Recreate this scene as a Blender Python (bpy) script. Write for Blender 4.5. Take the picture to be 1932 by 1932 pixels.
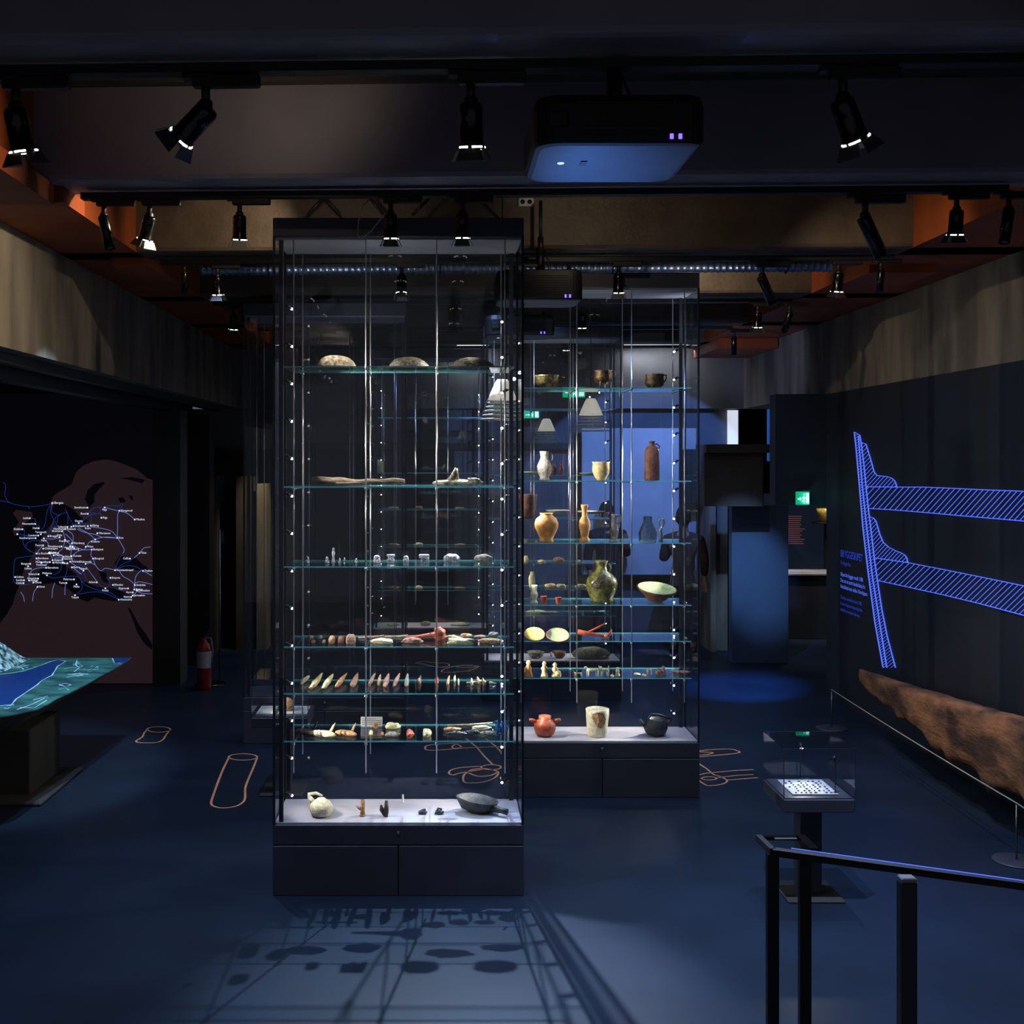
import bpy, math, random
from mathutils import Vector, Matrix, noise

for o in list(bpy.data.objects): bpy.data.objects.remove(o)
SC = bpy.context.scene
COL = SC.collection
PI = math.pi

# ---------------------------------------------------------------- camera
F, CX, CY, H = 2100.0, 830.0, 870.0, 2.5       # focal length in px, principal point, eye height
cam = bpy.data.cameras.new('camera'); camo = bpy.data.objects.new('camera', cam); COL.objects.link(camo)
camo.location = (0, 0, H); camo.rotation_euler = (PI/2, 0, 0)
cam.sensor_width = 36; cam.lens = 36*F/1932
cam.shift_x = (966-CX)/1932; cam.shift_y = -(966-CY)/1932
cam.clip_start = .05; cam.clip_end = 60
SC.camera = camo
SC.view_settings.view_transform = 'Standard'
SC.view_settings.look = 'None'
SC.view_settings.gamma = 1
SC.view_settings.use_curve_mapping = False
SC.view_settings.exposure = 1.0
SC.cycles.transparent_max_bounces = 48
SC.cycles.max_bounces = 10
SC.cycles.sample_clamp_indirect = 3.0

W = bpy.data.worlds.new('world'); SC.world = W; W.use_nodes = True
W.node_tree.nodes['Background'].inputs[0].default_value = (.6, .61, .76, 1)
W.node_tree.nodes['Background'].inputs[1].default_value = .065

def aim(o, target):
    d = Vector(target) - Vector(o.location)
    o.rotation_euler = d.to_track_quat('-Z', 'Y').to_euler()

def spot(name, loc, target, energy, color=(1, 1, 1), size=50, blend=.4, radius=.03, parent=None):
    l = bpy.data.lights.new(name, 'SPOT'); l.energy = energy; l.color = color
    l.spot_size = math.radians(size); l.spot_blend = blend; l.shadow_soft_size = radius
    o = bpy.data.objects.new(name, l); COL.objects.link(o); o.location = loc; aim(o, target)
    if parent is not None:
        o.parent = parent; o.matrix_parent_inverse = Matrix.Translation(parent.location).inverted()
    return o

def area(name, loc, target, energy, color, sx, sy):
    l = bpy.data.lights.new(name, 'AREA'); l.energy = energy; l.color = color
    l.shape = 'RECTANGLE'; l.size = sx; l.size_y = sy
    o = bpy.data.objects.new(name, l); COL.objects.link(o); o.location = loc; aim(o, target)
    return o

XLW, XRW = -2.75, 4.15
# unseen fill lights added to brighten the rear of the hall
for hx in (-1.2, .8, 2.6):
    for hy in (11.3, 13.3): spot('hall_fill', (hx, hy, 4.3), (hx, hy+.2, 0), 22, (.5, .64, 1), 120, .9, .02)
# light thrown through the front showcase on to the floor before it
spot('floor_spot', (.25, 8.0, 3.92), (.1, 5.25, 0), 760, (.66, .75, 1), 34, .7, .015)
spot('floor_spot', (1.6, 5.5, 4.3), (2.1, 4.8, 0), 420, (.55, .65, 1), 85, .9, .015)
spot('floor_spot', (-1.4, 5.5, 4.3), (-.6, 4.7, 0), 170, (.48, .62, 1), 85, .9, .015)
spot('floor_spot', (-1.6, 7.5, 4.3), (-1.8, 8.0, 0), 130, (.45, .6, 1), 85, .9, .015)
spot('floor_spot', (2.6, 7.5, 4.3), (2.3, 7.8, 0), 150, (.34, .54, 1), 85, .9, .015)
spot('floor_spot', (.3, 9.7, 4.3), (.3, 10.3, 0), 40, (.32, .5, 1), 85, .9, .015)
spot('floor_spot_blue', (1.7, 9.7, 3.8), (3.3, 12.3, 0), 1500, (.06, .25, 1), 19, .8, .02)
spot('projection_blue', (2.9, 12.8, 3.85), (2.8, 15.3, 1.9), 150, (.12, .3, 1), 62, .12, .02)
spot('projection_blue', (.9, 10.6, 3.5), (.75, 15.4, 2.75), 160, (.3, .45, 1), 20, .5, .02)
spot('partition_spot', (2.6, 10.6, 3.8), (3.86, 13.8, 1.1), 420, (.3, .55, 1), 17, .9, .02)
# warm light on the concrete bands and the orange ducts
WARM = (1, .8, .56)
spot('band_spot', (-.9, 6.35, 4.1), (XLW, 6.6, 3.5), 60, WARM, 80, .9, .015)
spot('band_spot', (-.9, 7.3, 4.3), (XLW, 9.2, 3.6), 14, WARM, 75, .9, .015)
spot('band_spot', (2.0, 6.7, 4.3), (XRW, 8.4, 2.9), 26, WARM, 70, .9, .015)
spot('band_spot', (2.0, 9.2, 4.3), (XRW, 11.5, 3.5), 18, WARM, 80, .9, .015)
spot('band_spot_blue', (1.4, 10.2, 3.0), (XRW, 13.8, 3.8), 90, (.45, .55, 1), 28, .6, .015)
spot('duct_fill', (-1.2, 8.55, 3.4), (-.6, 9.1, 4.1), 5, (.7, .8, 1), 120, .9, .01)  # unseen fill added to brighten the silver duct
spot('duct_fill', (2.1, 8.55, 3.4), (1.8, 9.1, 4.1), 5, (.8, .85, 1), 120, .9, .01)
spot('orange_spot', (-1.25, 5.0, 4.12), (-2.25, 5.15, 4.1), 14, WARM, 58, .9, .01)
spot('column_spot', (-1.9, 14.1, 3.3), (-2.36, 14.8, 1.7), 70, (1, .78, .42), 40, .9, .01)
spot('girder_spot', (.9, 6.8, 4.2), (1.3, 7.9, 4.25), 4, WARM, 110, .8, .03)
spot('girder_spot', (-.7, 6.8, 4.2), (-.9, 7.9, 4.25), 2.5, WARM, 100, .8, .03)
spot('ceiling_spot', (-.8, 5.1, 4.3), (-.9, 5.65, 4.5), 2, WARM, 120, .8, .03)

# ---------------------------------------------------------------- pixel helpers (photo frame 1932)
def at(px, py, Y): return Vector(((px-CX)*Y/F, Y, H-(py-CY)*Y/F))
def xa(px, Y): return (px-CX)*Y/F
def za(py, Y): return H-(py-CY)*Y/F
def yfloor(py, z=0): return (H-z)*F/(py-CY)
def onfloor(px, py): 
    Y = yfloor(py); return Vector((xa(px, Y), Y, 0))

# ---------------------------------------------------------------- materials
def lin(c):
    if isinstance(c, str): c = tuple(int(c[i:i+2], 16)/255 for i in (0, 2, 4))
    return tuple(x/12.92 if x <= .04045 else ((x+.055)/1.055)**2.4 for x in c)
M = {}
def mat(name, col, rough=.6, metal=0., var=None, vs=8., bump=0., bs=40., emis=None, es=1., spec=.5, stretch=None, coat=0.):
    if ART: vs *= 3.5; bs *= 3; bump *= 1.6
    m = bpy.data.materials.new(name); m.use_nodes = True; nt = m.node_tree; N = nt.nodes; L = nt.links
    b = N['Principled BSDF']; c = lin(col)
    b.inputs['Base Color'].default_value = (*c, 1); b.inputs['Roughness'].default_value = rough
    b.inputs['Metallic'].default_value = metal; b.inputs['Specular IOR Level'].default_value = spec
    if coat: b.inputs['Coat Weight'].default_value = coat; b.inputs['Coat Roughness'].default_value = .15
    tc = N.new('ShaderNodeTexCoord'); mp = N.new('ShaderNodeMapping'); L.new(tc.outputs['Object'], mp.inputs[0])
    if stretch: mp.inputs['Scale'].default_value = stretch
    nz = N.new('ShaderNodeTexNoise'); nz.inputs['Scale'].default_value = vs; nz.inputs['Detail'].default_value = 6
    L.new(mp.outputs[0], nz.inputs[0])
    r = N.new('ShaderNodeValToRGB'); L.new(nz.outputs[0], r.inputs[0])
    c2 = lin(var) if var else tuple(x*.82 for x in c)
    r.color_ramp.elements[0].position = .38; r.color_ramp.elements[1].position = .64
    r.color_ramp.elements[0].color = (*c2, 1); r.color_ramp.elements[1].color = (*c, 1)
    L.new(r.outputs[0], b.inputs['Base Color'])
    if bump:
        n2 = N.new('ShaderNodeTexNoise'); n2.inputs['Scale'].default_value = bs; n2.inputs['Detail'].default_value = 8
        L.new(mp.outputs[0], n2.inputs[0])
        bp = N.new('ShaderNodeBump'); bp.inputs['Strength'].default_value = bump; bp.inputs['Distance'].default_value = .01
        L.new(n2.outputs[0], bp.inputs['Height']); L.new(bp.outputs[0], b.inputs['Normal'])
    if emis:
        b.inputs['Emission Color'].default_value = (*lin(emis), 1); b.inputs['Emission Strength'].default_value = es
    M[name] = m; return m

ART = False
def glassmat(name, tint, refl=.5, gl=(1, 1, 1)):
    m = bpy.data.materials.new(name); m.use_nodes = True; nt = m.node_tree; N = nt.nodes; L = nt.links
    N.remove(N['Principled BSDF']); out = N['Material Output']
    tr = N.new('ShaderNodeBsdfTransparent'); tr.inputs[0].default_value = (*tint, 1)
    g = N.new('ShaderNodeBsdfGlossy'); g.inputs['Roughness'].default_value = .0; g.inputs['Color'].default_value = (*gl, 1)
    ge = N.new('ShaderNodeNewGeometry'); dt = N.new('ShaderNodeVectorMath'); dt.operation = 'DOT_PRODUCT'
    L.new(ge.outputs['Incoming'], dt.inputs[0]); L.new(ge.outputs['Normal'], dt.inputs[1])
    def mth(op, a, b_=None):
        q = N.new('ShaderNodeMath'); q.operation = op; q.use_clamp = False
        if isinstance(a, (int, float)): q.inputs[0].default_value = a
        else: L.new(a, q.inputs[0])
        if b_ is not None:
            if isinstance(b_, (int, float)): q.inputs[1].default_value = b_
            else: L.new(b_, q.inputs[1])
        return q.outputs[0]
    ab = mth('ABSOLUTE', dt.outputs['Value']); pw_ = mth('POWER', mth('SUBTRACT', 1.0, ab), 5.0)
    sch = mth('ADD', mth('MULTIPLY', pw_, .96), .04); mu_o = mth('MULTIPLY', sch, refl)
    mx = N.new('ShaderNodeMixShader'); L.new(mu_o, mx.inputs[0]); L.new(tr.outputs[0], mx.inputs[1]); L.new(g.outputs[0], mx.inputs[2])
    L.new(mx.outputs[0], out.inputs[0]); M[name] = m; return m

glassmat('glass', (.975, .985, .988), .5)
glassmat('shelf_glass', (.93, .97, .97), .7)
mat('glass_edge', '7fe0e6', .3, emis=None)  # teal glass edge, colour brightened for the light it guides
mat('floor', '1b2a3b', .42, var='172331', vs=1.6, bump=.04, bs=120, spec=.35)
mat('black', '111114', .5, vs=30)
mat('black_gloss', '060607', .22, vs=20)
mat('frame_dark', '1f222a', .4)
mat('plinth', '3a3c48', .5, var='34363f', vs=4)
mat('topbox', '42454f', .5, var='3c3f48', vs=4)
mat('topunder', '9a9ca2', .55, var='8e9096', vs=5)
mat('deck', 'b4afba', .75, var='aaa5b0', vs=6, bump=.05, bs=200)
mat('steel', 'e8eaee', .28, 1.)
mat('steel_dull', '8a8a8c', .35, 1.)
mat('girder', '8e8a96', .6, var='827e8c', vs=2, bump=.06, bs=60)
mat('girder_lit_brown', '5a4c3e', .55, var='4c4034', vs=5, bump=.35, bs=30)  # same girder, its warm light painted in as brown
mat('ceiling', '6e6759', .8, var='4e483e', vs=2.5, stretch=(.4, 6, 1), bump=.2, bs=10)
mat('concrete', '7d7568', .85, var='564f47', vs=2.2, stretch=(1, 1.6, .3), bump=.3, bs=18)
mat('concrete_grey', '6c6c70', .85, var='5c5c60', vs=1.5, bump=.1, bs=30)
mat('concrete_dark', '3a3735', .85, var='302e2c', vs=2, bump=.1, bs=30)
mat('orange', '9a4712', .6, var='7d380e', vs=2.2, bump=.05, bs=20)
mat('navy', '111c2a', .7, var='0e1824', vs=1.3, stretch=(1, 1.5, .2), bump=.03)
mat('dark_wall', '141418', .8, vs=2)
mat('panel_blue', '9aa4b4', .8, vs=2)
mat('duct', 'a0a6b0', .32, .9, var='7c8494', vs=14, bump=.1, bs=20)
mat('led', 'ffffff', .5, emis='ffffff', es=3.5)
mat('lens', 'ffffff', .4, emis='fff6ea', es=1.8)
mat('tube_light', 'ffffff', .4, emis='f4f2ff', es=1.2)
mat('led_violet', '6a5cff', .4, emis='6a50ff', es=1.5)
mat('led_green', '30ff60', .4, emis='30d840', es=.6)
mat('projector', '16171b', .45, vs=12, bump=.05)
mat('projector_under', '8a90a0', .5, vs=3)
mat('neon', '5070ff', .5, emis='5b78ff', es=.42)
mat('neon_soft', '3050c0', .5, emis='2a48d8', es=.28)
mat('route', '90a8ff', .5, emis='8098f0', es=.36)
mat('route_blue', '3060c0', .5, emis='2a50b8', es=.26)
mat('city', 'ffffff', .5, emis='dfe8ff', es=.5)
mat('city_blue', '4070ff', .5, emis='2a50d8', es=.8)
mat('city_red', 'ffa0a0', .5, emis='ff9090', es=.5)
mat('map_sea', '0c0b12', .8, vs=3, emis='0a0910', es=.2)
mat('map_land', '33262a', .9, vs=3, emis='261b1f', es=.4)
mat('pink_line', 'ffb078', .7, vs=30)
mat('red', 'a01810', .35, coat=.4)
mat('white_label', 'c8c8c8', .6)
mat('wood_timber', '8c6040', .9, var='3c2a1e', vs=3.2, stretch=(2.2, .9, 2.6), bump=.9, bs=18)
mat('partition', '3c5270', .7, vs=2)
mat('screen', 'c8ccd4', .8, vs=2)
mat('lampshade', 'e8e4da', .6, emis='e8e0d0', es=.22)
mat('blue_rail', '7aa0ff', .25, .6)
mat('rope', 'a8a49c', .7)
mat('exit_green', '0aa870', .4, emis='0fa070', es=.5)
mat('exit_white', 'ffffff', .4, emis='c8ffee', es=.55)
mat('cable', '909498', .5)
mat('terrain_green', '357a70', .8, var='123c46', vs=4, stretch=(1, 2, 1), bump=.2, bs=14)
mat('terrain_rock', 'c8f0f4', .8, var='0c2a34', vs=24, bump=.8, bs=20)
mat('water', '0d3a80', .5, var='0b3474', vs=2)
mat('road', 'b8e8f0', .7)
mat('window', 'dfe4f2', .5, emis='d8def0', es=.45)
mat('streak_blue', '3060b0', .5, emis='2a60b8', es=.25)
mat('text_red', 'b06060', .6, emis='804848', es=.25)
mat('info_panel', '2a3342', .7, emis='1a2230', es=.25)
# artefacts
ART = True
mat('bone', 'd8cfa8', .7, var='b5a578', vs=14, bump=.3)
mat('white_clay', 'e6e0c8', .75, var='c9c0a0', vs=12, bump=.35, bs=30)
mat('cream', 'e4d3a4', .5, var='c9a96c', vs=10, bump=.1)
mat('orange_clay', 'e2a868', .6, var='c98848', vs=7, bump=.12)
mat('red_clay', 'c05a34', .45, var='9a3c20', vs=10, bump=.2, coat=.3)
mat('brown_clay', '8c5a44', .6, var='6a3c2c', vs=9, bump=.3)
mat('brown_dark', '4a3428', .55, var='2e2018', vs=9, bump=.4)
mat('black_clay', '3a3d3e', .45, var='26292a', vs=10, bump=.3)
mat('grey_clay', '96928e', .6, var='6c6660', vs=16, bump=.5, bs=60)
mat('green_glaze', '807a38', .22, var='464a1c', vs=11, bump=.25, coat=.6)
mat('green_plate', 'a8c890', .3, var='d8d8a8', vs=14, coat=.4)
mat('yellow_plate', 'e2cf7a', .3, var='b08a30', vs=18, coat=.4)
mat('bronze', '7c6446', .38, .7, var='453828', vs=12, bump=.3)
mat('bronze_light', 'b0a070', .35, .6, var='6a5c3c', vs=12, bump=.3)
mat('silverish', 'c6c9cf', .4, .4, var='6e7178', vs=30, bump=.5)
mat('driftwood', 'a08f80', .85, var='5e5044', vs=9, stretch=(.5, 3, 6), bump=.8, bs=20)
mat('shell', 'b7a98c', .55, var='5a4e3c', vs=13, bump=.6, bs=25)
mat('shell_dark', '6b6150', .45, var='35302a', vs=12, bump=.6, bs=25)
mat('stone', '8f8a7a', .85, var='6a6658', vs=14, bump=.5)
mat('pink_stone', 'b98a72', .75, var='7c5646', vs=16, bump=.6)
mat('tan', 'c59a6c', .7, var='8c6440', vs=16, bump=.5)
mat('blue_metal', '6aa0e0', .35, .1, var='2a60a8', vs=30, bump=.4)
glassmat('old_glass', (.8, .84, .82), 3.5)
ART = False
mat('skin', 'b98468', .55); mat('hair', '1a120c', .7, bump=.5, bs=90); mat('coat_brown', '3a261a', .8, bump=.2); mat('trousers', '14161c', .8); mat('shoe', '0c0c0c', .5)

# ---------------------------------------------------------------- mesh builder
class MB:
    def __init__(s): s.v = []; s.f = []; s.sm = []
    def add(s, vs, fs, smooth=False):
        n = len(s.v); s.v += [tuple(v) for v in vs]; s.f += [tuple(i+n for i in f) for f in fs]; s.sm += [smooth]*len(fs); return s
    def box(s, x0, x1, y0, y1, z0, z1):
        v = [(x, y, z) for x in (x0, x1) for y in (y0, y1) for z in (z0, z1)]
        return s.add(v, [(0, 1, 3, 2), (4, 6, 7, 5), (0, 4, 5, 1), (2, 3, 7, 6), (0, 2, 6, 4), (1, 5, 7, 3)])
    def bbox(s, x0, x1, y0, y1, z0, z1, b=.01):
        # box with chamfered vertical and horizontal edges
        def ring(ins, z):
            X0, X1, Y0, Y1 = x0+ins, x1-ins, y0+ins, y1-ins
            return [(X0+b, Y0, z), (X1-b, Y0, z), (X1, Y0+b, z), (X1, Y1-b, z), (X1-b, Y1, z), (X0+b, Y1, z), (X0, Y1-b, z), (X0, Y0+b, z)]
        rs = [ring(b, z0), ring(0, z0+b), ring(0, z1-b), ring(b, z1)]
        v = [p for r in rs for p in r]; f = [tuple(reversed(range(8))), tuple(range(24, 32))]
        for k in range(3):
            for i in range(8): j = (i+1) % 8; f.append((k*8+i, k*8+j, k*8+8+j, k*8+8+i))
        return s.add(v, f)
    def tube(s, pts, r, n=8, closed=False, flat=1.):
        pts = [Vector(p) for p in pts]; m = len(pts); vs = []; fs = []
        rr = r if isinstance(r, (list, tuple)) else [r]*m
        prev = None
        for i, p in enumerate(pts):
            a = pts[(i-1) % m] if (i > 0 or closed) else p; b = pts[(i+1) % m] if (i < m-1 or closed) else p
            t = (b-a).normalized() if (b-a).length > 1e-9 else Vector((0, 0, 1))
            if prev is None:
                u = t.cross(Vector((0, 0, 1))); 
                if u.length < .05: u = t.cross(Vector((0, 1, 0)))
            else: u = prev - t*prev.dot(t)
            u.normalize(); prev = u; w = t.cross(u)
            for k in range(n):
                an = 2*PI*k/n; vs.append(p + u*math.cos(an)*rr[i] + w*math.sin(an)*rr[i]*flat)
        for i in range(m if closed else m-1):
            j = (i+1) % m
            for k in range(n):
                l = (k+1) % n; fs.append((i*n+k, i*n+l, j*n+l, j*n+k))
        if not closed: fs.append(tuple(reversed(range(n)))); fs.append(tuple((m-1)*n+k for k in range(n)))
        return s.add(vs, fs, n > 4)
    def lathe(s, prof, n=32, c=(0, 0, 0), sx=1., sy=1., cap=True, rough=0., seed=0):
        vs = []; fs = []; m = len(prof)
        for (r, z) in prof:
            for k in range(n):
                a = 2*PI*k/n; q = 1.
                if rough: q += rough*noise.noise(Vector((math.cos(a)*2+seed, math.sin(a)*2, z*20)))
                vs.append((c[0]+r*q*math.cos(a)*sx, c[1]+r*q*math.sin(a)*sy, c[2]+z))
        for i in range(m-1):
            for k in range(n):
                l = (k+1) % n; fs.append((i*n+k, i*n+l, (i+1)*n+l, (i+1)*n+k))
        if cap:
            fs.append(tuple(reversed(range(n)))); fs.append(tuple((m-1)*n+k for k in range(n)))
        return s.add(vs, fs, True)
    def blob(s, w, d, h, seed=0, rough=.18, c=(0, 0, 0), n=26, m=14, flatb=True, pw=1., taper=0., rot=0., freq=3.):
        # irregular rounded lump, resting on z = c.z
        vs = []; fs = []
        cr, sr = math.cos(rot), math.sin(rot)
        for i in range(m+1):
            ph = -PI/2 + PI*i/m
            for k in range(n):
                a = 2*PI*k/n
                x = math.cos(ph)*math.cos(a); y = math.cos(ph)*math.sin(a); z = math.sin(ph)
                q = 1+rough*noise.fractal(Vector((x*freq*.5+seed*3.1, y*freq*.5, z*freq*.5)), 1., 2., 3)
                x, y, z = x*q, y*q, z*q
                if pw != 1: x = math.copysign(abs(x)**pw, x); y = math.copysign(abs(y)**pw, y)
                if taper: y *= 1-taper*x; z *= 1-taper*x*.5
                z = max(z, -.7) if flatb else z
                X, Y, Z = x*w/2, y*d/2, (z+(.7 if flatb else 1))*h/(1.7 if flatb else 2)
                vs.append((c[0]+X*cr-Y*sr, c[1]+X*sr+Y*cr, c[2]+Z))
        for i in range(m):
            for k in range(n):
                l = (k+1) % n; fs.append((i*n+k, i*n+l, (i+1)*n+l, (i+1)*n+k))
        return s.add(vs, fs, True)
    def prism(s, poly, p0, ux, uy, un, t):
        # polygon (2D) placed at p0 with axes ux, uy and thickness t along un
        p0, ux, uy, un = map(Vector, (p0, ux, uy, un)); n = len(poly)
        a = [p0+ux*x+uy*y for x, y in poly]; b = [p+un*t for p in a]
        fs = [tuple(reversed(range(n))), tuple(range(n, 2*n))]
        for i in range(n): j = (i+1) % n; fs.append((i, j, n+j, n+i))
        return s.add(a+b, fs)
    def xf(s, mtx): s.v = [tuple(mtx @ Vector(v)) for v in s.v]; return s
    def mesh(s, name, m):
        me = bpy.data.meshes.new(name); me.from_pydata(s.v, [], s.f); me.materials.append(m)
        me.polygons.foreach_set('use_smooth', s.sm); me.update(); return me
    def build(s, name, m, parent=None, loc=None):
        if isinstance(m, str): m = M[m]
        o = bpy.data.objects.new(name, s.mesh(name, m)); COL.objects.link(o)
        if parent is not None: o.parent = parent
        if loc is not None: o.location = loc
        return o

def tag(o, label, cat, group=None, kind=None):
    o['label'] = label; o['category'] = cat
    if group: o['group'] = group
    if kind: o['kind'] = kind
    return o
def thing(name, label, cat, loc=(0, 0, 0), group=None, rz=0):
    o = bpy.data.objects.new(name, None); o.empty_display_size = .1; COL.objects.link(o)
    o.location = loc; o.rotation_euler = (0, 0, rz); return tag(o, label, cat, group)
def struct(name, mb, m):
    o = mb.build(name, m); o['kind'] = 'structure'; return o
def textmb(s, size, p0, ux, uy, align='LEFT', ext=.0):
    cu = bpy.data.curves.new('t', 'FONT'); cu.body = s; cu.size = size; cu.align_x = align; cu.resolution_u = 2
    ob = bpy.data.objects.new('t', cu); me = bpy.data.meshes.new_from_object(ob)
    p0, ux, uy = Vector(p0), Vector(ux), Vector(uy)
    vs = [p0+ux*v.co.x+uy*v.co.y for v in me.vertices]; fs = [tuple(p.vertices) for p in me.polygons]
    bpy.data.objects.remove(ob); bpy.data.curves.remove(cu); bpy.data.meshes.remove(me)
    return vs, fs
def copy_tree(o, parent=None):
    c = o.copy(); COL.objects.link(c)
    if parent is not None: c.parent = parent
    for ch in list(o.children): copy_tree(ch, c)
    return c
# ================================================================ the room
XL, XR, ZB, ZT, YB = -2.75, 4.15, 3.22, 4.02, 15.4
struct('floor', MB().box(-7, 7, 0, 20, -.1, 0), 'floor')
struct('ceiling', MB().box(-7, 7, 0, 20, 4.5, 4.6), 'ceiling')
struct('wall_left', MB().box(-6.7, -6.6, 0, YB, 0, 4.5), 'dark_wall')
struct('wall_back', MB().box(-6.6, 3.3, YB, YB+.1, 0, ZB).box(3.3, 4.1, YB, YB+.1, 0, ZB), 'concrete_grey')
struct('wall_beyond', MB().box(4.1, 7, 18, 18.1, 0, 4.5), 'navy')
struct('wall_right', MB().box(XR, XR+.12, 0, 11.95, 0, ZB), 'navy')
struct('wall_far_right', MB().box(6.9, 7, 0, 18, 0, 4.5), 'dark_wall')
# board-marked concrete bands under the ceiling
struct('trim_1', MB().box(XL-.35, XL, 0, YB-.2, ZB, 4.5), 'concrete')
struct('trim_2', MB().box(XR, XR+.35, 0, YB-.2, ZB, 4.5), 'concrete')
struct('trim_3', MB().box(XL-.35, XR+.35, YB-.2, YB, ZB, 4.5), 'concrete_grey')
struct('trim_4', MB().box(-6.6, XL-.35, 0, YB-.2, ZB+.05, ZB+.1), 'black')       # soffit of the side bay
struct('trim_5', MB().box(XL-.2, XL-.12, 0, 14.6, ZB-.07, ZB-.001).box(XL-.5, XL-.36, 0, 14, ZB-.14, ZB-.001), 'frame_dark')
# vertical grooves of the board marks
# lower back wall: ledge
struct('trim_6', MB().box(-1.9, 3.3, YB-.12, YB-.001, 2.66, 2.75), 'concrete_dark')
struct('trim_7', MB().box(-6.5, .2, YB-.10, YB-.002, 0, 2.66), 'dark_wall')
# doorway lintel and partition on the right
struct('trim_8', MB().box(3.6, XR+.12, 11.95, 12.15, 2.03, ZB), 'navy')
struct('wall_partition', MB().box(3.62, 4.32, 13.8, 13.95, 0, 1.95), 'partition')
scr = MB().box(xa(1098, 15.2), 3.5, 15.2, 15.23, .95, 2.95).build('projection_screen', 'screen'); tag(scr, 'blue-lit projection surface on the far wall behind the second showcase', 'projection screen')
struct('trim_9', MB().box(3.16, 3.86, 13.3, 13.7, 1.96, 2.60).box(3.16, 3.98, 13.2, 13.75, 2.6, 2.70), 'concrete_dark')
struct('trim_10', MB().box(3.55, 3.62, 14.6, 15.2, 0, 2.66).box(3.62, 3.80, 14.7, 15.2, 0, 2.66), 'concrete')
struct('trim_11', MB().box(3.95, 4.09, 14.6, 15.2, 0, 2.66), 'concrete')
struct('trim_12', MB().box(3.57, 3.6, 15.0, 15.2, 2.0, 2.72).box(3.3, 4.1, 14.9, 15.2, 1.95, 2.66), 'concrete_dark')
# pillars by the side bay, with the dark gap between
struct('trim_13', MB().box(xa(288, 12.4), xa(340, 12.4), 12.4, 12.75, 0, ZB-.15), 'concrete_dark')
struct('trim_14', MB().box(xa(340, 13.6), xa(395, 13.6), 13.6, 13.9, 0, ZB-.15), 'black')  # black block painting the dark gap beside the pillar
struct('trim_15', MB().box(xa(448, 14.8), xa(478, 14.8), 14.7, 15.2, 0, 2.3).box(xa(395, 14.8), xa(412, 14.8), 14.7, 15.2, 0, 2.3), 'concrete_dark')
struct('trim_16', MB().box(xa(485, 14.8), xa(504, 14.8), 14.75, 15.1, 0, 2.2), 'concrete')
w = MB().box(3.96, 4.1, 15.3, 15.34, 2.72, 3.2)
o = w.build('window_1', 'window'); o['kind'] = 'structure'
o = MB().box(4.42, 4.5, 15.0, 15.04, 2.5, 3.2).build('blue_streak', 'streak_blue'); o['kind'] = 'structure'  # glowing slab painting a blue streak of light in the recess

# ceiling girders: slightly turned against the cases
ROT = -.0
TR = [4.13, 6.09, 8.11, 10.25, 12.3, 14.3]
SL = .034                         # the girders run a little askew
def girder_y(x, Y): return Y - SL*x
for i, Y in enumerate(TR):
    mb = MB(); a = XL+.001; b = XR-.001
    y0a, y0b = girder_y(a, Y-.2), girder_y(b, Y-.2); y1a, y1b = girder_y(a, Y+.1), girder_y(b, Y+.1)
    zb, zt = 4.0, 4.499
    e = .02
    v = []
    for (x, f0, f1) in ((a, y0a, y1a), (b, y0b, y1b)):
        v += [(x, f0, zt), (x, f0, zb+e*1.5), (x, f0+e*.5, zb+e*.4), (x, f0+e*1.5, zb), (x, f1, zb), (x, f1, zt)]
    fs = [tuple(range(6)), tuple(reversed(range(6, 12)))]+[(k, (k+1) % 6+0, (k+1) % 6+6, k+6) for k in range(6)]
    mb.add(v, [tuple(reversed(f)) for f in fs])
    struct('trim_%d' % (20+i), mb, 'girder' if i < 2 else 'girder_lit_brown')

# orange service ducts along both sides
def duct_box(label, x0, x1, boxes):
    t = thing('service_duct', label, 'duct', (x0, 4, 4.0))
    mb = MB()
    for (a, b, c, d, e, f) in boxes: mb.box(a-x0, b-x0, c-4, d-4, e-4, f-4)
    mb.build('casing', 'orange', t); return t
t = duct_box('orange boxed service duct along the left concrete band', -2.4, 0, [(XL+.002, -2.18, 0.1, 14.9, 4.0, 4.498)])
MB().box(XL+.4, -2.09+2.4, -3.9, 2.03, -.11, .0).build('drop_box', 'orange', t)
MB().box(XL+.4, -2.05+2.4, 2.06, 2.42, -.03, .0).box(XL+.4, -2.05+2.4, 2.06, 2.42, -.09, -.03).build('drop_box', 'orange', t)
MB().box(-.02, .25, 4.2, 4.9, -.06, .0).build('drop_box', 'orange', t)
t = duct_box('orange boxed service duct along the right concrete band', 3.7, 0, [(3.32, XR-.002, 0.1, 14.9, 4.0, 4.498)])
MB().box(-.3, .43, 9.6, 10.9, -.12, .0).build('drop_box', 'orange', t)
MB().box(-.42, .1, 4.5, 5.2, -.06, .0).build('drop_box', 'orange', t)

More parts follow.
